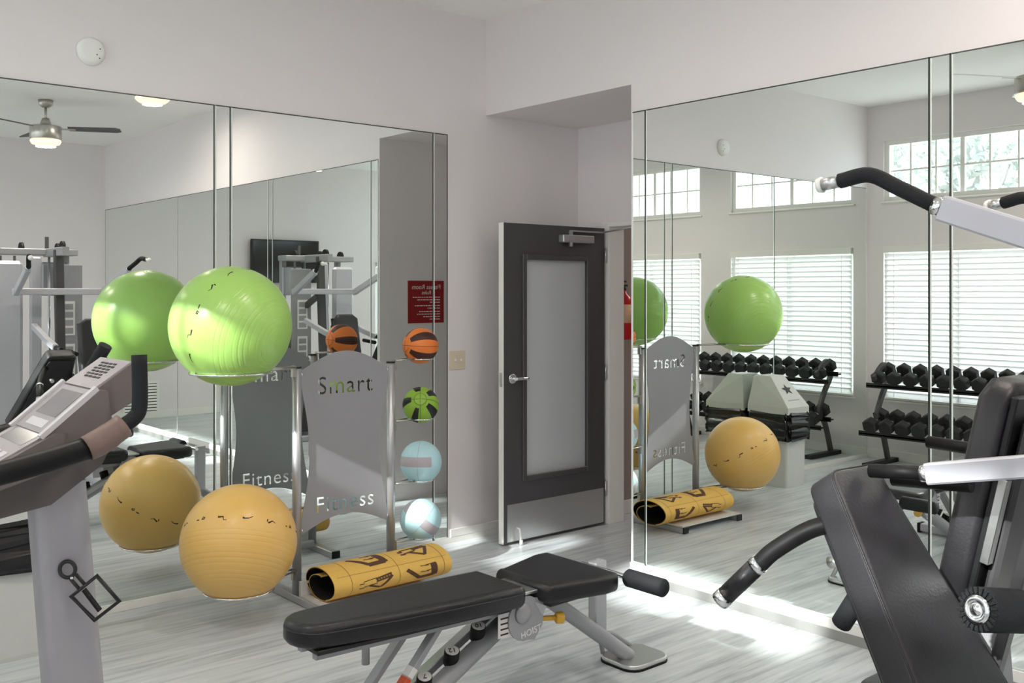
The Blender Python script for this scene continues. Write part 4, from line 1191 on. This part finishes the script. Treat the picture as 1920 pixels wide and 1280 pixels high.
# ------------------------------------------------------------------ exercise bike on the left
def bike():
    cy = 2.24
    t = Thing('exercise_bike', 'grey upright exercise bike with console and curved handlebars', 'exercise bike', (0.45, cy, 0))
    # post
    def sect(z, x, wx, wy): return [(x - wx / 2, cy - wy / 2, z), (x + wx / 2, cy - wy / 2, z), (x + wx / 2, cy + wy / 2, z), (x - wx / 2, cy + wy / 2, z)]
    po = MB(); b = 0.018
    prof = rrect(0.112, 0.098, 0.024, 4)
    n = len(prof); vs = []
    lv = [(0.08, 0.735, 1.06), (0.74, 0.668, 1.0), (1.20, 0.632, 0.96)]
    for (z, x, s) in lv: vs += [(x + p[0] * s, cy + p[1] * s, z) for p in prof]
    fs = [(i * n + k, i * n + (k + 1) % n, (i + 1) * n + (k + 1) % n, (i + 1) * n + k) for i in range(2) for k in range(n)]
    po.add(vs, fs, 0, True); t.part('console_post', po, 'bike_post')
    t.part('post_collar', MB().box(0.60, 0.775, cy - 0.075, cy + 0.075, 0.64, 0.70, 0, 0.012), 'bike_grey')
    # console: side profile (x,z), extruded across
    hull = [(0.40, 1.165), (0.50, 1.15), (0.60, 1.165), (0.70, 1.235), (0.735, 1.30), (0.70, 1.315), (0.56, 1.235), (0.40, 1.20)]
    mp = frame_mtx((0, cy, 0), (1, 0, 0), (0, 0, 1))
    t.part('console_hull', MB().prism(hull, -0.085, 0.085, 0, mp), 'bike_dark')
    low = [(0.40, 1.20), (0.58, 1.25), (0.63, 1.32), (0.615, 1.325), (0.40, 1.225)]
    def wedge(name, pts, w0, w1, m, par=None):
        # tapered prism: width w0 at first profile x to w1 at the largest x
        xs = [p[0] for p in pts]; x0, x1 = min(xs), max(xs)
        wd = lambda x: w0 + (w1 - w0) * (x - x0) / (x1 - x0)
        n = len(pts)
        vs = [(x, cy - wd(x), z) for x, z in pts] + [(x, cy + wd(x), z) for x, z in pts]
        fs = [list(range(n)), list(range(n, 2 * n))[::-1]] + [(i, n + i, n + (i + 1) % n, (i + 1) % n) for i in range(n)]
        return t.part(name, MB().add(vs, fs), m, par)
    con = wedge('console_lower', [(0.40, 1.185), (0.60, 1.245), (0.615, 1.315), (0.60, 1.318), (0.40, 1.215)], 0.12, 0.13, 'bike_side')
    up = wedge('console_upper', [(0.585, 1.255), (0.71, 1.325), (0.70, 1.395), (0.685, 1.397), (0.575, 1.305)], 0.115, 0.125, 'bike_side')
    tp = wedge('console_top', [(0.66, 1.31), (0.775, 1.375), (0.775, 1.44), (0.76, 1.45), (0.68, 1.395)], 0.105, 0.105, 'bike_side')
    # faces: key panel, display, speaker grille
    def face(x0, z0, x1, z1, u0, u1, w0, w1, h0, h1):
        a = Vector((x0, 0, z0)); c = Vector((x1, 0, z1)); d = (c - a); nrm = Vector((-d.z, 0, d.x)).normalized()
        mb = MB(); p = a + d * u0; q = a + d * u1
        vs = []
        for h in (h0, h1):
            for (e, w) in ((p, w0), (p, w1), (q, w1), (q, w0)):
                vs.append(e + nrm * h + Vector((0, cy + w, 0)))
        mb.add(vs, [(0, 3, 2, 1), (4, 5, 6, 7), (0, 1, 5, 4), (1, 2, 6, 5), (2, 3, 7, 6), (3, 0, 4, 7)])
        return mb
    L0 = (0.40, 1.215, 0.60, 1.318); L1 = (0.575, 1.305, 0.685, 1.397); L2 = (0.68, 1.395, 0.76, 1.45)
    t.part('key_panel', face(*L0, 0.03, 0.96, -0.108, 0.108, 0, 0.003), 'bike_panel', con)
    t.part('key_strip', face(*L0, 0.72, 0.90, -0.085, 0.085, 0.003, 0.0036), 'bike_screen', con)
    for i in range(3):
        for k in range(4):
            t.part('console_button', face(*L0, 0.16 + 0.17 * i, 0.26 + 0.17 * i, -0.09 + 0.048 * k, -0.058 + 0.048 * k, 0.003, 0.0052), 'bike_light', con)
    t.part('display_frame', face(*L1, 0.06, 0.95, -0.10, 0.10, 0, 0.004), 'bike_panel', up)
    t.part('display_screen', face(*L1, 0.36, 0.86, -0.07, 0.07, 0.004, 0.0048), 'bike_screen', up)
    t.part('display_caption', face(*L1, 0.14, 0.28, -0.06, 0.06, 0.004, 0.0046), 'bike_light', up)
    for s in (-1, 1):
        t.part('side_bezel', face(*L1, 0.0, 1.0, s * 0.111 - 0.009, s * 0.111 + 0.009, 0.0, 0.01), 'bike_light', up)
    t.part('top_panel', face(*L2, 0.02, 0.99, -0.098, 0.098, 0, 0.003), 'bike_panel', tp)
    for i in range(6):
        for k in range(4):
            u = 0.32 + 0.095 * i; w = -0.045 + 0.026 * k + (0.008 if i % 2 else 0)
            t.part('speaker_slot', face(*L2, u, u + 0.05, w - 0.009, w + 0.009, 0.003, 0.0042), 'black', tp)
    # handlebars
    for s in (-1, 1):
        y = cy + s * 0.205
        hb = MB().tube([(0.22, cy + s * 0.05, 1.235), (0.30, cy + s * 0.16, 1.24), (0.40, y, 1.25), (0.52, y, 1.268), (0.635, y, 1.292)], 0.0225, 16, smooth=6)
        h = t.part('handlebar', hb, 'rubber')
        t.part('pulse_grip', MB().tube([(0.632, y, 1.291), (0.665, y, 1.306), (0.705, y, 1.331)], [0.026, 0.027, 0.0255], 18, smooth=4), 'bike_grip', h)
        t.part('bar_end', MB().tube([(0.70, y, 1.328), (0.727, y, 1.346), (0.742, y - s * 0.006, 1.372), (0.785, y - s * 0.058, 1.475)] if s > 0 else [(0.70, y, 1.328), (0.727, y, 1.346), (0.737, y, 1.372), (0.738, y + 0.006, 1.472)], 0.0155, 16, smooth=5), 'foam', h)
        t.part('bar_bracket', MB().tube([(0.66, cy + s * 0.10, 1.28), (0.69, y, 1.315)], 0.012, 10), 'bike_light', h)
    # body below
    body = [(0.02, 0.16), (0.10, 0.55), (0.35, 0.66), (0.70, 0.66), (0.84, 0.50), (0.86, 0.20), (0.80, 0.10), (0.08, 0.10)]
    t.part('drive_cover', MB().prism(body, -0.085, 0.085, 0, mp), 'bike_grey')
    for x in (-0.02, 0.90):
        o = t.part('stabiliser', MB().tube([(x, cy - 0.27, 0.04), (x, cy + 0.27, 0.04)], 0.035, 14), 'bike_post')
        for s in (-1, 1): t.part('end_cap', MB().tube([(x, cy + s * 0.265, 0.04), (x, cy + s * 0.30, 0.04)], 0.039, 14), 'rubber', o)
    t.part('base_beam', MB().tube([(-0.02, cy, 0.07), (0.90, cy, 0.07)], 0, rect=(0.08, 0.06)), 'bike_post')
    t.part('seat_tube', MB().tube([(0.12, cy, 0.5), (0.03, cy, 0.90)], 0.03, 14), 'bike_post')
    sd = [(-0.11, 0.0)]
    so = [(0.14, 0.03), (0.10, 0.045), (0.0, 0.06), (-0.08, 0.115), (-0.12, 0.11), (-0.14, 0.06), (-0.14, -0.06), (-0.12, -0.11), (-0.08, -0.115), (0.0, -0.06), (0.10, -0.045), (0.14, -0.03)]
    t.part('saddle', MB().pillow(so, 0.06, 0.02, 0, Matrix.Translation((0.03, cy, 0.90))), 'vinyl')
    for s in (-1, 1):
        c = Vector((0.46, cy + s * 0.10, 0.34)); e = c + Vector((0.12 * s, s * 0.02, -0.12 * s))
        k = t.part('crank', MB().tube([c, e], 0, rect=(0.03, 0.02)), 'steel')
        t.part('pedal', MB().box(e.x - 0.05, e.x + 0.05, e.y + (0.01 if s > 0 else -0.10), e.y + (0.10 if s > 0 else -0.01), e.z - 0.014, e.z + 0.014, 0, 0.004), 'rubber', k)
bike()

def clip():
    P = Vector((0.66, 2.183, 0))
    o = Vector((0.640, 2.182, 1.02))
    t = Thing('strap_clip', 'black ring clip with square buckle frame hung on the bike post', 'strap clip', o)
    m = frame_mtx(o, (0.80, -0.59, 0), (0, 0, 1))
    # local x right in the picture, y up, z towards viewer
    k = 0.00113
    def pt(px, py, h=0.004): return m @ Vector(((px - 88) * k, (1062 - py) * k, h))
    t.part('ring', MB().tube([pt(89 + 14 * math.cos(a * PI / 12), 1061 + 15 * math.sin(a * PI / 12)) for a in range(24)], 0.0042, 8, closed=True), 'black')
    t.part('link', MB().tube([pt(94, 1078), pt(112, 1100)], 0.004, 8).tube([pt(104, 1070), pt(122, 1092)], 0.004, 8), 'black')
    t.part('buckle_frame', MB().tube([pt(96, 1111), pt(142, 1074), pt(182, 1122), pt(138, 1156)], 0.0052, 8, closed=True), 'black')
    t.part('buckle_bar', MB().tube([pt(119, 1098, 0.006), pt(148, 1138, 0.006)], 0, rect=(0.016, 0.005)), 'rubber')
    for (x, y) in ((98, 1076), (127, 1111)):
        r = MB().lathe([(0.0, 0.004), (0.003, 0.003), (0.0042, 0)], 12, 0, axis_mtx(pt(x, y, 0.0075), m.to_3x3() @ Vector((0, 0, 1)))); t.part('rivet', r, 'chrome')
clip()

# ------------------------------------------------------------------ waste bin
def bin_():
    x0, x1, y0, y1 = 1.00, 1.275, 4.655, 5.03
    t = Thing('waste_bin', 'grey plastic waste bin with hooded lid and black bag', 'waste bin', ((x0 + x1) / 2, (y0 + y1) / 2, 0))
    cx, cy = (x0 + x1) / 2, (y0 + y1) / 2
    w, d = x1 - x0, y1 - y0
    bd = MB(); ps = []
    for (z, s) in ((0.0, 0.93), (0.02, 0.95), (0.60, 1.0)):
        ps.append([(cx + p[0] * s, cy + p[1] * s, z) for p in rrect(w, d, 0.03, 4)])
    n = len(ps[0]); vs = [v for r in ps for v in r]
    bd.add(vs, [list(range(n))[::-1]] + [(i * n + k, i * n + (k + 1) % n, (i + 1) * n + (k + 1) % n, (i + 1) * n + k) for i in range(2) for k in range(n)], 0, False)
    t.part('bin_body', bd, 'can')
    rnd = random.Random(5)
    bg_ = MB(); base = rrect(w + 0.012, d + 0.012, 0.035, 9); m = len(base); rows = 12
    vs = []
    for i in range(rows + 1):
        z = 0.615 - (0.615 - 0.385) * i / rows
        for k, p in enumerate(base):
            j = (rnd.uniform(0, 0.024) + 0.012 * abs(math.sin(i * 0.8 + k * 1.1))) if 0 < i else 0.002
            q = Vector(p).normalized() * j
            vs.append((cx + p[0] + q.x, cy + p[1] + min(q.y, 0.004), z + rnd.uniform(-0.008, 0.008)))
    bg_.add(vs, [(i * m + (k + 1) % m, i * m + k, (i + 1) * m + k, (i + 1) * m + (k + 1) % m) for i in range(rows) for k in range(m)], 0, False)
    t.part('bag_cuff', bg_, 'bag', label='crumpled black bin bag cuff')
    ld = MB(); e = 0.012
    a = [(x0 - e, y0 - e), (x1 + e, y0 - e), (x1 + e, y1 + e * 0.5), (x0 - e, y1 + e * 0.5)]
    top = [(x0 + 0.05, y0 + 0.19), (x1 - 0.04, y0 + 0.19), (x1 - 0.03, y1 - 0.03), (x0 + 0.04, y1 - 0.03)]
    vs = [(x, y, 0.60) for x, y in a] + [(x, y, 0.655) for x, y in a] + [(x, y, 0.90) for x, y in top]
    fs = [(0, 1, 5, 4), (1, 2, 6, 5), (2, 3, 7, 6), (3, 0, 4, 7), (4, 5, 9, 8), (5, 6, 10, 9), (6, 7, 11, 10), (7, 4, 8, 11), (8, 9, 10, 11), (3, 2, 1, 0)]
    ld.add(vs, fs); lid = t.part('hood_lid', ld, 'can')
    # emblem on the sloping front
    A, B, Cc = Vector((cx, y0 - e, 0.655)), Vector((cx, y0 + 0.19, 0.90)), None
    m_ = frame_mtx(A.lerp(B, 0.55), (1, 0, 0), B - A)
    st = []
    for k in range(10):
        r = 0.066 if k % 2 == 0 else 0.03
        st.append((r * math.sin(k * PI / 5), r * 0.8 * math.cos(k * PI / 5)))
    t.part('emblem', MB().prism(st, 0.0005, 0.002, 0, m_), 'black', lid)
    hs = MB().prism(rrect(0.16, 0.008, 0.003, 3), 0.0, 0.002, 0, frame_mtx(A.lerp(B, 0.22), (1, 0, 0), B - A)); t.part('flap_seam', hs, 'frame_grey', lid)
bin_()

# ------------------------------------------------------------------ dumbbell rack
ORD = ['first', 'second', 'third', 'fourth', 'fifth', 'sixth', 'seventh', 'eighth', 'ninth', 'tenth', 'eleventh']
def rack():
    ya, yb = 4.86, 2.92
    t = Thing('dumbbell_rack', 'black two-tier dumbbell rack under the window blinds', 'dumbbell rack', (-0.38, (ya + yb) / 2, 0))
    tiers = ((-0.40, 0.775), (-0.27, 0.345))
    for y in (ya - 0.10, yb + 0.10):
        o = t.part('end_frame', MB().tube([(-0.50, y, 0.03), (-0.40, y, 0.30), (-0.30, y, 0.45), (-0.38, y, 0.62), (-0.50, y, 0.80), (-0.42, y, 0.92), (-0.24, y, 0.80)], 0, rect=(0.035, 0.05), smooth=6), 'charcoal')
        t.part('foot', MB().tube([(-0.63, y, 0.02), (-0.10, y, 0.02)], 0, rect=(0.07, 0.04)), 'black', o)
    for (x, z) in tiers:
        for (dx, dz) in ((-0.085, 0.045), (0.085, -0.02)):
            t.part('tier_rail', MB().box(x + dx - 0.03, x + dx + 0.03, yb, ya, z + dz - 0.03, z + dz - 0.018).box(x + dx + 0.018, x + dx + 0.03, yb, ya, z + dz - 0.045, z + dz + 0.0), 'black')
    # dumbbells
    hexp = lambda r: [(r * math.cos(k * PI / 3 + PI / 6), r * math.sin(k * PI / 3 + PI / 6)) for k in range(6)]
    def head(r, x0, x1):
        mb = MB(); c = 0.008
        n = 6; vs = []
        for (x, s) in ((x0, 0.82), (x0 + c, 1), (x1 - c, 1), (x1, 0.82)):
            vs += [(x, p[0] * s, p[1] * s) for p in hexp(r)]
        fs = [list(range(6))[::-1], list(range(18, 24))] + [(i * 6 + k, i * 6 + (k + 1) % 6, (i + 1) * 6 + (k + 1) % 6, (i + 1) * 6 + k) for i in range(3) for k in range(6)]
        mb.add(vs, fs); return mb.mesh('hex_head', 'dust')
    meshes = {}
    for ti, (x, z) in enumerate(tiers):
        r = 0.068 if ti == 0 else 0.073
        hl = 0.07 if ti == 0 else 0.08
        hm = MB(); hm.tube([(-0.066, 0, 0), (0, 0, 0), (0.066, 0, 0)], [0.013, 0.016, 0.013], 10)
        me = hm.mesh('handle', 'chrome'); ha = head(r, 0.06, 0.06 + hl); hb = head(r, -0.06 - hl, -0.06)
        for k in range(11):
            y = ya - 0.11 - k * 0.154
            e = bpy.data.objects.new('hex_dumbbell', None); C.objects.link(e)
            e.empty_display_size = 0.05
            e.location = (x, y, z + 0.0125 - 0.018 + r * 0.92 + 0.008)
            e.rotation_euler = (0, 0.36, 0)
            e['label'] = 'black hex dumbbell, %s from the mirror wall on the %s tier' % (ORD[k], ('upper', 'lower')[ti])
            e['category'] = 'dumbbell'; e['group'] = 'hex dumbbells on the rack'
            link('handle', me, e); link('hex_head', ha, e); link('hex_head', hb, e)
rack()
